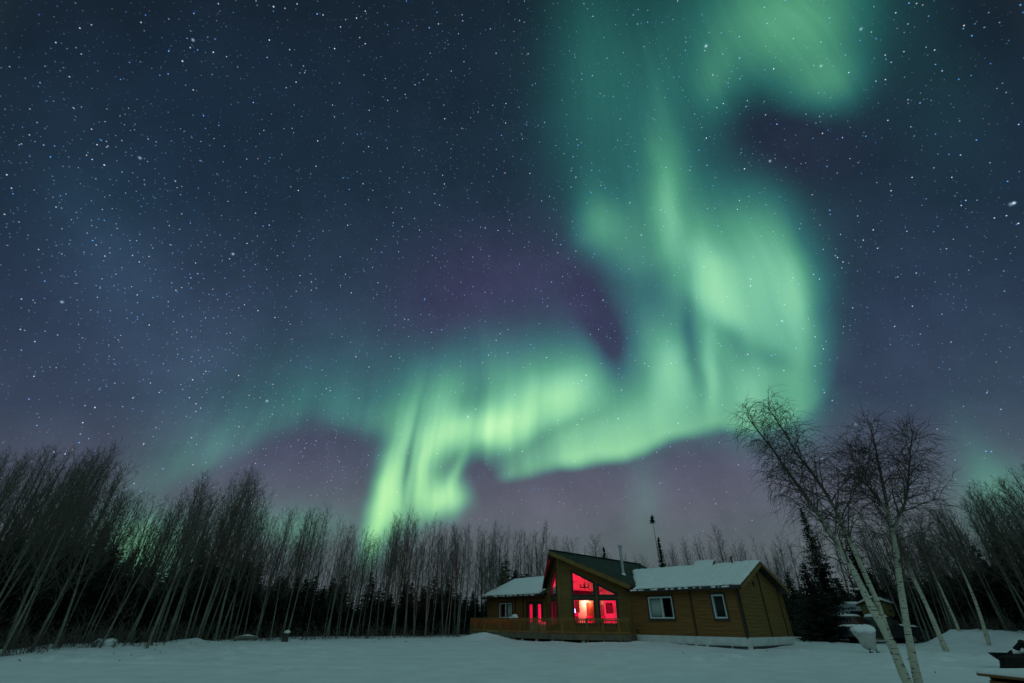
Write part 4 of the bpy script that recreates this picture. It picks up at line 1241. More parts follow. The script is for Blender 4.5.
# the deep wood behind: dense young spruce and trunks that read as one dark mass
def woodland():
    protos = []
    for k in range(4):
        (tv, tf), (nv, nf) = spruce_arrays(200 + k, 4.0, 1.25, dens=1.15)
        protos.append((np.concatenate([tv, nv]), np.concatenate([tf, nf + len(tv)]), np.concatenate([np.zeros(len(tf)), np.ones(len(nf))])))
    V = []; F = []; I = []; n = 0
    def inst(x, y, s, h):
        nonlocal n
        v, f, i = protos[rng.randrange(4)]
        a = rng.random() * 6.28; c, s_ = math.cos(a), math.sin(a)
        w = v * np.array([s, s, h]); w = np.stack([w[:, 0] * c - w[:, 1] * s_ + x, w[:, 0] * s_ + w[:, 1] * c + y, w[:, 2] + .014 * min(70, math.hypot(x, y)) ], 1)
        V.append(w); F.append(f + n); I.append(i); n += len(v)
    px = -170.0
    while px < 1180:
        if 500 < px < 800: px += rng.uniform(5, 9); rows = (8, 14)
        else: px += rng.uniform(2.6, 5.0); rows = (5.5, 9.5, 15)
        for d in rows:
            q = px + rng.uniform(-6, 6)
            r = edge_range(q) + d + rng.uniform(-1.5, 1.5)
            p = at_range(q, 640, r)
            hmax = top_height(p.x, p.y, .014 * r, rng.uniform(30, 60) if 500 < q < 800 else rng.triangular(42, 98, 78)) / 4.0
            hh = min(hmax * rng.uniform(.7, 1.0), rng.uniform(.7, 1.3) * (r / 40) * (1 + .03 * d))
            if hh < .2: continue
            inst(p.x, p.y, rng.uniform(.7, 1.2) * r / 38, hh)
    # bare trunks and crowns farther in, thinner built
    bare = []
    for k in range(3):
        tm, cm = aspen_proto(300 + k, AH, dens=.62, start=.34, spread=.2, angle=40)
        arr = []
        for q, me_ in ((0, tm), (1, cm)):
            v = np.empty(len(me_.vertices) * 3, np.float32); me_.vertices.foreach_get('co', v)
            f = np.empty(len(me_.loops), np.int32); me_.loops.foreach_get('vertex_index', f); arr.append((v.reshape(-1, 3), f.reshape(-1, 4)))
            bpy.data.meshes.remove(me_)
        (v0_, f0_), (v1_, f1_) = arr
        bare.append((np.concatenate([v0_, v1_]), np.concatenate([f0_, f1_ + len(v0_)]), np.concatenate([np.full(len(f0_), 2), np.full(len(f1_), 3)])))
    for k in range(300):
        px = rng.uniform(-150, 1160)
        r = edge_range(px) + rng.uniform(8, 22); p = at_range(px, 640, r); z = .014 * min(70, r)
        h = top_height(p.x, p.y, z, abs(rng.gauss(10, 14))) / AH
        v, f, i = bare[rng.randrange(3)]; a = rng.random() * 6.28; c, s_ = math.cos(a), math.sin(a)
        w = v * np.array([h, h, h]); w = np.stack([w[:, 0] * c - w[:, 1] * s_ + p.x, w[:, 0] * s_ + w[:, 1] * c + p.y, w[:, 2] + z], 1)
        V.append(w); F.append(f + n); I.append(i); n += len(v)
    me = mesh_np('woodland', np.concatenate(V), np.concatenate(F), [M['spruce_bark'], M['needle'], M['aspen_bark'], M['twig']], False, np.concatenate(I))
    o = bpy.data.objects.new('woodland', me); COL.objects.link(o)
    tag(o, 'deep wood of young spruce and bare stems that reads as one dark mass', 'woodland', kind='stuff')
woodland()
def undergrowth():
    T_ = Tubes(); R_ = random.Random(5)
    for k in range(1500):
        px = R_.uniform(-120, 505) if k < 1150 else R_.uniform(915, 1130)
        r = edge_range(px) + abs(R_.gauss(0, 1.6)) - .3
        p = at_range(px, 640, r); z = ground_z(p.x, p.y)
        d = (R_.gauss(0, .45), R_.gauss(0, .45), 1)
        L = R_.uniform(.25, .9) * (1.0 if R_.random() < .8 else 1.8)
        pts, rad, _ = grow(R_, (p.x, p.y, z - .05), d, L, .012, 3, 0, .18, .4); T_.add(pts, rad, 3)
        for q in range(3):
            u, dd = at_len(pts, R_.uniform(.3, .9)); pp, rr, _ = grow(R_, u, rot_toward(dd, .7, R_.random() * 6, R_), L * .45, .008, 2, 0, .15, .5); T_.add(pp, rr, 3)
    o = bpy.data.objects.new('undergrowth', T_.mesh('undergrowth', M['twig'])); COL.objects.link(o)
    tag(o, 'low tangle of dry stems along the edge of the wood', 'undergrowth', kind='stuff')
undergrowth()
def litter():
    T_ = Tubes(); R_ = random.Random(15)
    for k in range(30):
        px = R_.uniform(-20, 420) if k < 25 else R_.uniform(640, 1000); r = edge_range(min(px, 420)) - abs(R_.gauss(0, 3.5)) - .4 if k < 25 else R_.uniform(20, 33)
        p = at_range(px, 640, r); z = ground_z(p.x, p.y) + .015; a = R_.random() * 6.28; L = R_.uniform(.06, .25)
        d = np.array([math.cos(a), math.sin(a), R_.uniform(0, .25)])
        T_.add([np.array([p.x, p.y, z]), np.array([p.x, p.y, z]) + d * L * .5 + np.array([0, 0, .02]), np.array([p.x, p.y, z]) + d * L], [R_.uniform(.008, .016), .010, .005], 4)
    o = bpy.data.objects.new('fallen_twigs', T_.mesh('fallen_twigs', M['birch_twig'])); COL.objects.link(o)
    tag(o, 'dark twigs and bark scraps scattered on the snow', 'fallen twigs', kind='stuff')
litter()

# ------------------------------------------------------------------ the birches in front
def stem_pts(pix, D, az_px):
    """stem centre line from photo positions, standing in the upright plane D metres out"""
    r0 = ray(az_px, 640); h = Vector((r0.x, r0.y, 0)).normalized()
    out = []
    for (x, y) in pix:
        r = ray(x, y); t = D / (r.x * h.x + r.y * h.y)
        out.append(np.array((r.x * t, r.y * t, EYE + r.z * t)))
    return out
def resample(pts, n):
    P = np.array(pts); d = np.r_[0, np.cumsum(np.linalg.norm(np.diff(P, axis=0), axis=1))]
    s = np.linspace(0, d[-1], n)
    Q = np.stack([np.interp(s, d, P[:, k]) for k in range(3)], 1)
    for _ in range(2): Q[1:-1] = (Q[:-2] + 2 * Q[1:-1] + Q[2:]) / 4
    return [q for q in Q]
def birch(name, base_off, stems, seed, label, droop, nb, Lr, start):
    """stems: list of (points, r0, r1); branches with hanging twigs all along their upper part"""
    R_ = random.Random(seed)
    tr = Tubes(); cr = Tubes()
    o = base_off
    for (pts, r0, r1, st) in stems:
        n = len(pts); wob = [1 + .06 * R_.gauss(0, 1) for _ in range(n)]
        tr.add([p - o for p in pts], [(r0 * (1 - k / (n - 1)) ** .85 + r1) * wob[k] for k in range(n)], 12)
        ga = R_.random() * 6
        for k in range(nb):
            s = st + (1 - st) * (k + R_.random()) / nb; s = min(.99, s)
            p, dd = at_len(pts, s); p = p - o
            t = (s - st) / (1 - st); ga += 2.4 + R_.gauss(0, .4)
            L = Lr * (1.05 - .75 * t) * R_.uniform(.55, 1.15)
            bd = rot_toward(dd, math.radians(R_.uniform(24, 50)), ga, R_)
            bp, br_, _ = grow(R_, p, bd, L, .014 * (1 - t) + .006, 8, .02 - .03 * droop, .10, .22)
            cr.add(bp, br_, 5)
            ns = int(5 + L * 6.6)
            for q in range(ns):
                p2, d2 = at_len(bp, min(.985, .15 + .85 * (q + R_.random()) / ns))
                l2 = R_.uniform(.25, .75) * (.5 + .5 * L / Lr)
                sp, sr, e = grow(R_, p2, rot_toward(d2, math.radians(R_.uniform(25, 65)), R_.random() * 6.28, R_), l2, .0065, 4, -.10 * droop, .13, .45)
                cr.add(sp, sr, 3)
                for w in range(int(2 + l2 * 6)):
                    p3, d3 = at_len(sp, min(.98, R_.uniform(.2, 1)))
                    tp, t_r, _ = grow(R_, p3, rot_toward(d3, math.radians(R_.uniform(20, 55)), R_.random() * 6.28, R_), R_.uniform(.15, .55), .0042, 3, -.22 * droop, .12, .6)
                    cr.add(tp, t_r, 3)
    q = empty('birch_tree', tuple(o)); tag(q, label, 'tree')
    a = bpy.data.objects.new('trunk', tr.mesh('trunk', M['birch_bark'])); COL.objects.link(a); a.parent = q
    b = bpy.data.objects.new('crown', cr.mesh('crown', M['birch_twig'])); COL.objects.link(b); b.parent = q
    return q
BD = 14.6
A1 = stem_pts([(922, 708), (915, 697), (906, 681.5), (894.4, 650.5), (887.2, 633.9), (875.3, 614.8), (863.4, 591), (855, 573), (846, 558), (832, 536), (818, 513), (801, 490), (785, 468), (772, 448), (757, 430), (746, 414)], BD, 915)
A2 = stem_pts([(889, 638), (884.8, 624.3), (875.3, 595.8), (868, 582), (858, 557.7), (847, 535.6), (836, 510), (823, 488), (808, 467), (795, 452), (788.6, 438), (776, 420), (768, 407)], BD + .15, 915)
A3 = stem_pts([(846, 535), (838, 505), (828, 482), (823, 462), (817, 443), (812, 428)], BD + .4, 915)
B1 = stem_pts([(925, 712), (922, 697), (918, 681.5), (911, 650.6), (906.3, 622), (902.7, 600.5), (899, 576.7), (897, 556), (894.5, 540), (890, 522), (885, 494), (880, 470), (876, 450), (872, 432), (867, 420)], BD + .5, 918)
B2 = stem_pts([(893, 532), (899, 516), (906, 503), (908.5, 482), (909.5, 462), (911, 445), (913, 432)], BD + .7, 918)
B3 = stem_pts([(889, 515), (878, 500), (868, 488), (862, 470), (858, 452)], BD + .3, 918)
pb = A1[0]; pb = np.array([pb[0], pb[1], ground_z(pb[0], pb[1]) - .1])
birch('birch_tree', pb, [([pb] + resample(A1[1:], 40), .088, .008, .36), (resample(A2, 34), .058, .008, .34)], 3,
      'forked white birch in front leaning left with drooping twigs over the cabin end', 1.35, 34, 1.5, .4)
pb2 = B1[0]; pb2 = np.array([pb2[0] + .1, pb2[1] + .3, ground_z(pb2[0] + .1, pb2[1] + .3) - .1])
birch('birch_tree', pb2, [([pb2] + resample(B1[1:], 40), .078, .008, .40), (resample(B2, 18), .032, .005, .12), (resample(B3, 12), .024, .005, .1)], 8,
      'straighter white birch in front, right of the forked leaning birch', .7, 24, .95, .45)
# the younger birch farther back and one thin pale stem by the bank
def back_birch(pix, D, r0, label, seed, Lr=1.1, nb=26):
    P = stem_pts(pix, D, pix[0][0]); b0 = P[0]; z = ground_z(b0[0], b0[1]); P[0] = np.array([b0[0], b0[1], z - .1])
    birch('birch_tree', P[0].copy(), [(resample(P, 26), r0, .01, .45)], seed, label, .4, nb, Lr, .45)
back_birch([(944, 646), (940, 637), (928, 608), (913, 577), (903, 550), (893, 528), (884, 505)], 36, .12, 'pale slanting birch trunk standing in the snow right of the front birches', 21, 1.5)
back_birch([(984, 634), (981, 618), (975, 600), (962, 570), (948, 540), (935, 512)], 38, .08, 'thin pale stem rising out of the snow bank at the right', 22, 1.3)
back_birch([(962, 638), (955, 620), (944, 596), (930, 565), (918, 535)], 40, .07, 'slender grey-white stem between the slanting birch and the snow bank', 23, 1.2)

# ------------------------------------------------------------------ things in the yard
M['car_dark'] = mat('car_dark', (.018, .020, .024), .32, .2, 4, spec=.5)
M['car_red'] = mat('car_red', (.07, .012, .010), .35, .2, 4, spec=.5)
M['tyre'] = mat('tyre', (.012, .012, .012), .9, .3, 6)
M['rim'] = mat('rim', (.35, .36, .37), .35, .1, 5, metal=.8)
M['headlight'] = mat('headlight', (.6, .65, .66), .15, .1, 5, spec=.6)
M['car_glass'] = mat('car_glass', (.015, .02, .022), .08, .2, 3, spec=.6)
def vehicle(name, px, rng_, yaw, label, cat, paint, pickup, scale=1.0):
    p = at_range(px, 640, rng_)
    az = math.atan2(p.x, p.y)
    c = empty(name, (p.x, p.y, ground_z(p.x, p.y) - .05), -az + yaw); tag(c, label, cat); c.scale = (scale,) * 3
    W = .92
    # side profile (x forward), pulled across the width with tumblehome
    if pickup: prof = [(-2.6, .55), (-2.6, 1.12), (-.75, 1.12), (-.62, 1.22), (-.5, 1.78), (.62, 1.80), (1.18, 1.20), (2.35, 1.12), (2.55, .95), (2.58, .5), (2.3, .42), (-2.4, .42)]
    else: prof = [(-2.15, .5), (-2.2, 1.0), (-2.05, 1.12), (-1.7, 1.62), (.35, 1.66), (1.02, 1.14), (2.0, 1.02), (2.25, .85), (2.25, .45), (2.0, .38), (-2.0, .38)]
    n = len(prof); mb = MB()
    vs = []
    for s in (-1, 1):
        for x, z in prof: vs.append((x, s * (W - max(0, z - 1.1) * .28), z))
    mb.add(vs, [tuple(range(n - 1, -1, -1)), tuple(range(n, 2 * n))] + [(i, (i + 1) % n, (i + 1) % n + n, i + n) for i in range(n)])
    mb.build('body', paint, c, bevel=.05)
    # glass panels set into the cabin
    x0, x1, zt = ((-.48, .55, 1.72) if pickup else (-1.65, .28, 1.58))
    for s in (-1, 1):
        for (u, v) in ((x0, (x0 + x1) / 2 - .04), ((x0 + x1) / 2 + .04, x1)):
            mb = MB(); yb, yt = s * (W - .03 * .28 + .012), s * (W - (zt - 1.1) * .28 + .012)
            lo = .35 if v == x1 else 0
            q = [(u, yb, 1.2), (v + lo, yb, 1.2), (v, yt, zt), (u + (.08 if u == x0 else 0), yt, zt)]
            mb.add(q + [(a, b_ - s * .02, z) for a, b_, z in q], [(0, 1, 2, 3), (7, 6, 5, 4), (0, 4, 5, 1), (1, 5, 6, 2), (2, 6, 7, 3), (3, 7, 4, 0)]); mb.build('side_window', M['car_glass'], c)
    a, b_ = (prof[5], prof[6]) if pickup else (prof[4], prof[5])
    mb = MB(); f = lambda k, y: (a[0] + (b_[0] - a[0]) * k + .02, y, a[1] + (b_[1] - a[1]) * k + .02)
    q = [f(.12, -.66), f(.12, .66), f(.92, .78), f(.92, -.78)]
    mb.add(q + [(x - .03, y, z - .03) for x, y, z in q], [(0, 1, 2, 3), (7, 6, 5, 4), (0, 4, 5, 1), (1, 5, 6, 2), (2, 6, 7, 3), (3, 7, 4, 0)]); mb.build('windscreen', M['car_glass'], c)
    for x in ((-1.65, 1.6) if pickup else (-1.35, 1.35)):
        for s in (-1, 1):
            y0, y1 = (s * W - s * .14, s * W + s * .06)
            mb = MB()
            T = Matrix.Translation((x, y0, .38)) @ Matrix.Rotation(-s * PI / 2, 4, 'X')
            prof_w = [(.20, 0), (.36, .01), (.38, .05), (.38, .16), (.35, .20), (.20, .20)]
            k0 = MB(); k0.lathe(prof_w, 20); k0.v = [tuple(T @ Vector(v)) for v in k0.v]; w = k0.build('wheel', M['tyre'], c)
            k1 = MB(); k1.lathe([(.05, .195), (.21, .20), (.21, .215), (.06, .23)], 16); k1.v = [tuple(T @ Vector(v)) for v in k1.v]; k1.build('rim', M['rim'], w)
    xf = prof[8][0] if pickup else prof[7][0]
    for s in (-1, 1):
        mb = MB(); mb.box((xf - .03, s * .72 - .16, .80), (xf + .05, s * .72 + .16, .95)); mb.build('headlight', M['headlight'], c, bevel=.02)
        mb = MB(); mb.box(((.75 if pickup else .55), s * (W + .02) - .10 + s * .1, 1.18), ((.75 if pickup else .55) + .1, s * (W + .02) + .10 + s * .1, 1.33)); mb.build('mirror', paint, c, bevel=.02)
    mb = MB(); mb.box((xf - .02, -.86, .48), (xf + .12, .86, .66)); mb.build('bumper', M['rim'], c, bevel=.03)
    mb = MB(); mb.box((xf - .01, -.5, .70), (xf + .06, .5, .92)); mb.build('grille', M['black'], c, bevel=.02)
    # snow left lying on top
    def cap(xa, xb, w, z, th, slope=0):
        S = MB(); nx, ny = 16, 10; top_ = []; 
        for j in range(ny + 1):
            for i in range(nx + 1):
                u, v = i / nx, j / ny; e = min(u, 1 - u, v, 1 - v)
                top_.append((xa + (xb - xa) * u, -w + 2 * w * v, z + slope * u + th * min(1, (e * 6)) ** .5 * (1 + .4 * mnoise.noise(Vector((u * 4 + px, v * 3, z))))))
        bot_ = [(x, y, z + slope * ((x - xa) / (xb - xa)) - .02) for x, y, _ in top_]
        k = nx + 1; K = len(top_); fs = []
        for j in range(ny):
            for i in range(nx):
                q = j * k + i; fs += [(q, q + 1, q + k + 1, q + k), (K + q, K + q + k, K + q + k + 1, K + q + 1)]
        for i in range(nx): fs += [(i, K + i, K + i + 1, i + 1), (ny * k + i, ny * k + i + 1, K + ny * k + i + 1, K + ny * k + i)]
        for j in range(ny): fs += [(j * k, (j + 1) * k, K + (j + 1) * k, K + j * k), (j * k + nx, K + j * k + nx, K + (j + 1) * k + nx, (j + 1) * k + nx)]
        S.add(top_ + bot_, fs); S.build('snow_cap', M['roof_snow'], c, smooth=True)
    if pickup: cap(-.5, .62, .72, 1.79, .16); cap(1.2, 2.4, .82, 1.19, .13, -.08); cap(-2.55, -.8, .84, 1.12, .12)
    else: cap(-1.7, .35, .74, 1.64, .16); cap(1.05, 2.1, .80, 1.13, .12, -.11)
    return c
vehicle('parked_truck', 883, 46, .42, 'dark parked truck with snow on roof and hood behind the forked birch', 'truck', M['car_dark'], True, .92)
vehicle('parked_car', 840, 48, 2.75, 'dark reddish car half hidden by spruce boughs, snow on its hood', 'car', M['car_red'], False, 1.0)

# camper trailer and shed behind
M['camper'] = mat('camper', (.46, .50, .55), .5, .15, 1.5, .1, 8)
M['olive'] = mat('olive', (.17, .16, .065), .75, .3, 2.5, .2, 10)
p = at_range(864, 640, 52); az = math.atan2(p.x, p.y)
cp = empty('camper_trailer', (p.x, p.y, ground_z(p.x, p.y)), -az + .25); tag(cp, 'pale bluish camper trailer with a snowy sloping front behind the parked truck', 'camper')
mb = MB(); mb.prism([(-1.9, .55), (1.6, .55), (1.6, 2.35), (-.7, 2.35), (-1.5, 1.95), (-2.0, 1.2)], -1.0, 1.0, frame=Matrix.Rotation(PI / 2, 4, 'X')); mb.build('body', M['camper'], cp, bevel=.05)
for x in (-.5, .7):
    mb = MB(); mb.box((x, -1.03, 1.35), (x + .8, -1.005, 1.9)); w = mb.build('window', M['car_glass'], cp)
mb = MB(); mb.box((-1.6, -1.02, .95), (1.58, -1.006, 1.10)); mb.build('stripe', M['board_dark'], cp)
for s in (-1, 1):
    k0 = MB(); T = Matrix.Translation((.2, s * .85, .33)) @ Matrix.Rotation(PI / 2, 4, 'X'); k0.lathe([(.05, -.1), (.33, -.1), (.33, .1), (.05, .1)], 16); k0.v = [tuple(T @ Vector(v)) for v in k0.v]; k0.build('wheel', M['tyre'], cp)
mb = MB(); mb.beam((-1.9, 0, .5), (-3.0, 0, .45), .1, .1); mb.build('drawbar', M['black'], cp)
mb = MB(); nn = 20
pr = [(-2.02, 1.22), (-1.55, 1.98), (-.72, 2.37), (1.66, 2.37)]
vs = []
for (x, z), th in zip(pr, (.04, .16, .22, .16)):
    for s in range(7):
        y = -1.02 + 2.04 * s / 6; vs.append((x, y, z + (th if 0 < s < 6 else .03) * (1 + .25 * mnoise.noise(Vector((x * 2, y * 2, 0))))))
for (x, z) in pr:
    for s in range(7): vs.append((x, -1.02 + 2.04 * s / 6, z - .01))
fs = []
for i in range(3):
    for s in range(6):
        q = i * 7 + s; fs += [(q, q + 1, q + 8, q + 7), (28 + q, 28 + q + 7, 28 + q + 8, 28 + q + 1)]
    fs += [(i * 7, i * 7 + 7, 28 + i * 7 + 7, 28 + i * 7), (i * 7 + 6, 28 + i * 7 + 6, 28 + i * 7 + 13, i * 7 + 13)]
for s in range(6): fs += [(s, 28 + s, 29 + s, s + 1), (21 + s, 22 + s, 50 + s, 49 + s)]
mb.add(vs, fs); mb.build('snow_cap', M['roof_snow'], cp, smooth=True)

p = at_range(893, 640, 52); az = math.atan2(p.x, p.y)
shd = empty('garden_shed', (p.x, p.y, ground_z(p.x, p.y)), -az - .25); tag(shd, 'olive board shed with snow along its low gable behind the birches', 'shed')
mb = MB(); mb.prism([(-1.1, 0), (1.1, 0), (1.1, 2.35), (0, 2.75), (-1.1, 2.35)], -1.2, 1.2, frame=Matrix.Rotation(PI / 2, 4, 'X'))
mb.build('wall', M['olive'], shd)
for x in (-1.06, -.36, .36, 1.06):
    mb = MB(); mb.box((x - .04, -1.235, .05), (x + .04, -1.202, 2.34)); mb.build('batten', M['olive'], shd)
mb = MB(); mb.box((-1.1, -1.25, 1.35), (1.1, -1.203, 1.43)); mb.build('crossbar', M['board_dark'], shd)
for s in (-1, 1):
    mb = MB(); q = [(0, 2.86), (s * 1.32, 2.38), (s * 1.32, 2.30), (0, 2.78)]
    mb.prism(q if s > 0 else q[::-1], -1.4, 1.4, frame=Matrix.Rotation(PI / 2, 4, 'X')); rf_ = mb.build('roof', M['board_dark'], shd)
    mb = MB(); q = [(0, 2.98), (s * .7, 2.74), (s * 1.30, 2.47), (s * 1.32, 2.39), (0, 2.87)]
    mb.prism(q if s > 0 else q[::-1], -1.38, 1.38, frame=Matrix.Rotation(PI / 2, 4, 'X')); mb.build('snow_cover', M['roof_snow'], rf_)

# snow-capped covered grill
p = at_range(866.5, 640, 32.6); z0 = ground_z(p.x, p.y); az = math.atan2(p.x, p.y)
gr = empty('covered_grill', (p.x, p.y, z0), -az); gr.scale = (.86, .86, .92); tag(gr, 'lumpy pale covered grill capped with snow, standing on two dark legs in the yard', 'grill')
M['cover'] = mat('cover', (.50, .50, .48), .85, .22, 3, .35, 7)
mb = MB()
def lump(mb, rings, n=28, seed=0, amp=.10):
    vs = []; fs = []
    for (cx, cy, rx, ry, z) in rings:
        for k in range(n):
            a = 2 * PI * k / n; w = 1 + amp * mnoise.noise(Vector((math.cos(a) * 1.4 + seed, math.sin(a) * 1.4, z * 2.2))) + amp * .5 * mnoise.noise(Vector((math.cos(a) * 4 + seed, math.sin(a) * 4, z * 5)))
            vs.append((cx + rx * math.cos(a) * w, cy + ry * math.sin(a) * w, z + amp * .3 * mnoise.noise(Vector((math.cos(a) * 2, math.sin(a) * 2 + seed, z)))))
    for i in range(len(rings) - 1):
        for k in range(n):
            a = i * n + k; b = i * n + (k + 1) % n; fs.append((a, b, b + n, a + n))
    fs.append(tuple(range(n - 1, -1, -1))); fs.append(tuple((len(rings) - 1) * n + k for k in range(n)))
    mb.add(vs, fs); return mb
lump(mb, [(.12, 0, .24, .22, .16), (.08, 0, .34, .28, .26), (.06, 0, .40, .32, .42), (.02, 0, .43, .33, .60), (-.02, 0, .52, .36, .78), (-.04, 0, .55, .38, .92), (-.02, 0, .48, .34, 1.02), (0, 0, .3, .2, 1.05)], amp=.34)
mb.build('cover', M['cover'], gr, smooth=True)
mb = MB(); lump(mb, [(-.04, 0, .50, .36, .94), (-.05, 0, .58, .41, 1.02), (-.03, 0, .52, .38, 1.14), (.03, 0, .36, .28, 1.24), (.06, 0, .14, .12, 1.29)], seed=4, amp=.36); mb.build('snow_cap', M['roof_snow'], gr, smooth=True)
for x in (.0, .34):
    mb = MB(); mb.beam((x, 0, -.05), (x - .05, 0, .5), .06, .06); mb.box((x - .08, -.1, -.03), (x + .12, .1, .06)); mb.build('leg', M['black'], gr)

# snow-topped wooden bin at the lower right, its corner toward us
M['bin_wood'] = mat('bin_wood', (.20, .105, .035), .8, .35, 3, .2, 14, (.6, .6, 6))
c0 = at_range(980, 674, 15.0); c1 = at_range(1046, 680, 14.0)
ang = math.atan2(c1.y - c0.y, c1.x - c0.x)
wb = empty('wooden_bin', (c0.x, c0.y, ground_z(c0.x, c0.y)), ang); tag(wb, 'brown wooden bin with a snow-covered lid at the lower right corner', 'bin')
Zt = c0.z - wb.location.z - .03
for k in range(int(Zt / .15)):
    mb = MB(); mb.box((.12, .02, k * .15 + .005), (2.5, .06, k * .15 + .143)); mb.build('front_board', M['bin_wood'], wb)
mb = MB(); mb.box((.12, .062, 0), (.16, 1.0, Zt - .01)); mb.build('side_panel', M['bin_wood'], wb)
mb = MB(); mb.box((2.46, .062, 0), (2.5, 1.0, Zt - .01)); mb.build('side_panel', M['bin_wood'], wb)
mb = MB(); mb.box((.162, .96, 0), (2.458, 1.0, Zt - .01)); mb.build('back_panel', M['bin_wood'], wb)
mb = MB(); mb.box((-.02, -.06, Zt), (2.62, 1.1, Zt + .045)); mb.build('lid', M['bin_wood'], wb, bevel=.008)
S = MB(); nx, ny = 40, 18; T_ = []
for j in range(ny + 1):
    for i in range(nx + 1):
        u, v = i / nx, j / ny; x = -.02 + 2.64 * u; y = -.06 + 1.16 * v; e = min(u * 2.64, (1 - u) * 2.64, v * 1.16, (1 - v) * 1.16)
        T_.append((x, y, Zt + .047 + (.02 + .10 * (1 - math.exp(-e / .1))) * (1 + .35 * mnoise.noise(Vector((x * 2, y * 2, 7))))))
B_ = [(x, y, Zt + .046) for x, y, _ in T_]; k = nx + 1; K = len(T_); fs = []
for j in range(ny):
    for i in range(nx):
        q = j * k + i; fs += [(q, q + 1, q + k + 1, q + k), (K + q, K + q + k, K + q + k + 1, K + q + 1)]
for i in range(nx): fs += [(i, K + i, K + i + 1, i + 1), (ny * k + i, ny * k + i + 1, K + ny * k + i + 1, K + ny * k + i)]
for j in range(ny): fs += [(j * k, (j + 1) * k, K + (j + 1) * k, K + j * k), (j * k + nx, K + j * k + nx, K + (j + 1) * k + nx, (j + 1) * k + nx)]
S.add(T_ + B_, fs); S.build('snow_cover', M['roof_snow'], wb, smooth=True)

# fire pit with dark timber leaning out of the snow, right edge
M['char'] = mat('char', (.014, .012, .011), .9, .4, 5, .3, 9)
p = at_range(1017, 660, 24.5); z0 = ground_z(p.x, p.y); az = math.atan2(p.x, p.y)
FY = (at_range(1017, 664, 24.5).z - z0)
def fp(px, py): 
    q = at_range(px, py, 24.5); d = Matrix.Rotation(az, 3, 'Z') @ Vector((q.x - p.x, q.y - p.y, q.z - z0)); return d
fpit = empty('timber_pile', (p.x, p.y, z0), -az); tag(fpit, 'dark pile of charred timber with snow in its gaps at the right edge', 'timber pile')
R_ = random.Random(4)
mb = MB(); lump(mb, [(.6, 0, 1.15, .7, -.1), (.6, 0, 1.15, .7, .15), (.65, 0, 1.1, .62, fp(1017, 657).z), (.7, 0, .7, .4, fp(1017, 654).z)], seed=9, amp=.2); mb.build('log_heap', M['char'], fpit)
for (a, b, r) in (((1007, 659), (1000, 659.3), .05), ((1012, 657), (1022, 642), .085), ((1006, 658), (1018, 649), .07), ((1019, 656), (1030, 640), .08), ((1016, 656), (1027, 651), .07), ((1021, 641.5), (1026, 650), .09)):
    s = MB(); q0, q1 = fp(*a), fp(*b); q0.y += R_.uniform(-.15, .15); q1.y += R_.uniform(-.3, .3)
    s.tube([q0, (q0 + q1) / 2 + Vector((0, 0, .02)), q1], [r, r * .95, r * .8], 8); s.build('timber', M['char'], fpit)
for (a, b) in (((1013, 655), (1019, 648)), ((1020, 653), (1025, 647))):
    s = MB(); q0, q1 = fp(*a), fp(*b); q0.y -= .1; q1.y -= .1; s.tube([q0, (q0 + q1) / 2, q1], [.04, .11, .05], 8); s.build('snow_streak', M['roof_snow'], fpit, smooth=True)
p2 = at_range(1004, 654, 25.5)
bo = empty('dark_bowl', (p2.x, p2.y, p2.z - .12), -math.atan2(p2.x, p2.y)); tag(bo, 'dark shallow bowl half sunk in the snow left of the timber pile', 'bowl')
mb = MB(); mb.lathe([(.08, -.12), (.22, -.06), (.34, .06), (.42, .15), (.38, .15), (.26, .05), (.05, -.02)], 18); mb.build('bowl_body', M['char'], bo)
ms = [(1008, 25.6, .9, 0.0)]

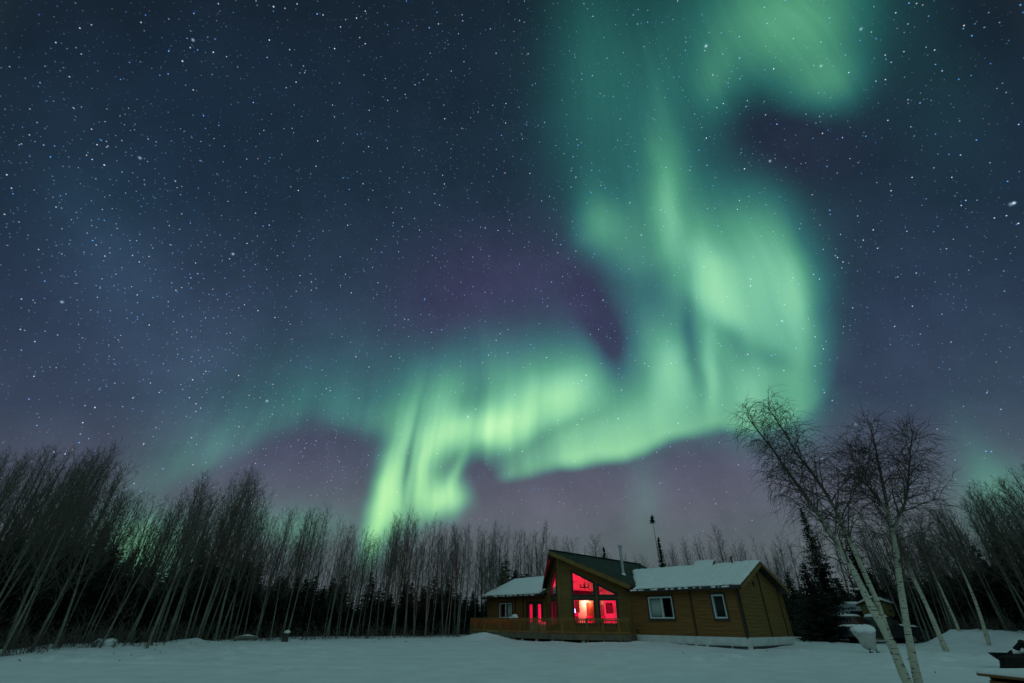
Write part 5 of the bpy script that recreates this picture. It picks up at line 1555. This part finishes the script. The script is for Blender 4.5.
# stump, fallen log and snowed-in bush by the wood at the left
def stump(px, r, h, rad, label):
    p = at_range(px, 640, r); q = empty('tree_stump', (p.x, p.y, ground_z(p.x, p.y))); tag(q, label, 'stump')
    mb = MB(); lump(mb, [(0, 0, rad * 1.3, rad * 1.3, -.1), (0, 0, rad, rad, .15), (.02, 0, rad * .92, rad * .92, h), (.02, 0, rad * .4, rad * .4, h + .01)], amp=.15); mb.build('stump_wood', M['spruce_bark'], q, smooth=False)
    mb = MB(); lump(mb, [(.02, 0, rad * .95, rad * .95, h + .005), (.02, 0, rad * 1.05, rad * 1.0, h + .06), (.02, 0, rad * .6, rad * .6, h + .13), (.02, 0, rad * .2, rad * .2, h + .15)], seed=2, amp=.1); mb.build('snow_cap', M['roof_snow'], q, smooth=True)
stump(285, 34.0, .42, .17, 'short dark stump capped with snow in front of the middle row')
p = at_range(246, 640, 33.2); q = empty('fallen_log', (p.x, p.y, ground_z(p.x, p.y) + .10)); tag(q, 'short fallen log lying in the snow left of the stump', 'log')
mb = MB(); mb.tube([(-.6, -.15, 0), (0, .02, .04), (.6, .12, .02)], [.10, .11, .08], 10); mb.build('log_wood', M['aspen_bark'], q)
mb = MB(); mb.tube([(-.45, -.10, .09), (0, .02, .13), (.4, .09, .10)], [.02, .06, .02], 8); mb.build('snow_cap', M['roof_snow'], q, smooth=True)
p = at_range(108, 640, 28.4); q = empty('snowed_bush', (p.x, p.y, ground_z(p.x, p.y) - .05)); tag(q, 'low bush bent into a dome under snow at the foot of the left stand', 'bush'); q.scale = (.8, .8, .6)
T_ = Tubes(); R_ = random.Random(2)
for k in range(90):
    a = R_.random() * 6.28; pts, rad, _ = grow(R_, (0, 0, 0), (math.cos(a) * .9, math.sin(a) * .9, .9), R_.uniform(.5, .95), .011, 5, -.20, .1, .4); T_.add(pts, rad, 4)
b = bpy.data.objects.new('twigs', T_.mesh('twigs', M['twig'])); COL.objects.link(b); b.parent = q
mb = MB(); lump(mb, [(0, 0, .52, .44, .0), (0, 0, .50, .44, .22), (.03, 0, .38, .34, .36), (.05, 0, .15, .13, .42)], seed=6, amp=.3); mb.build('snow_cap', M['roof_snow'], q, smooth=True)
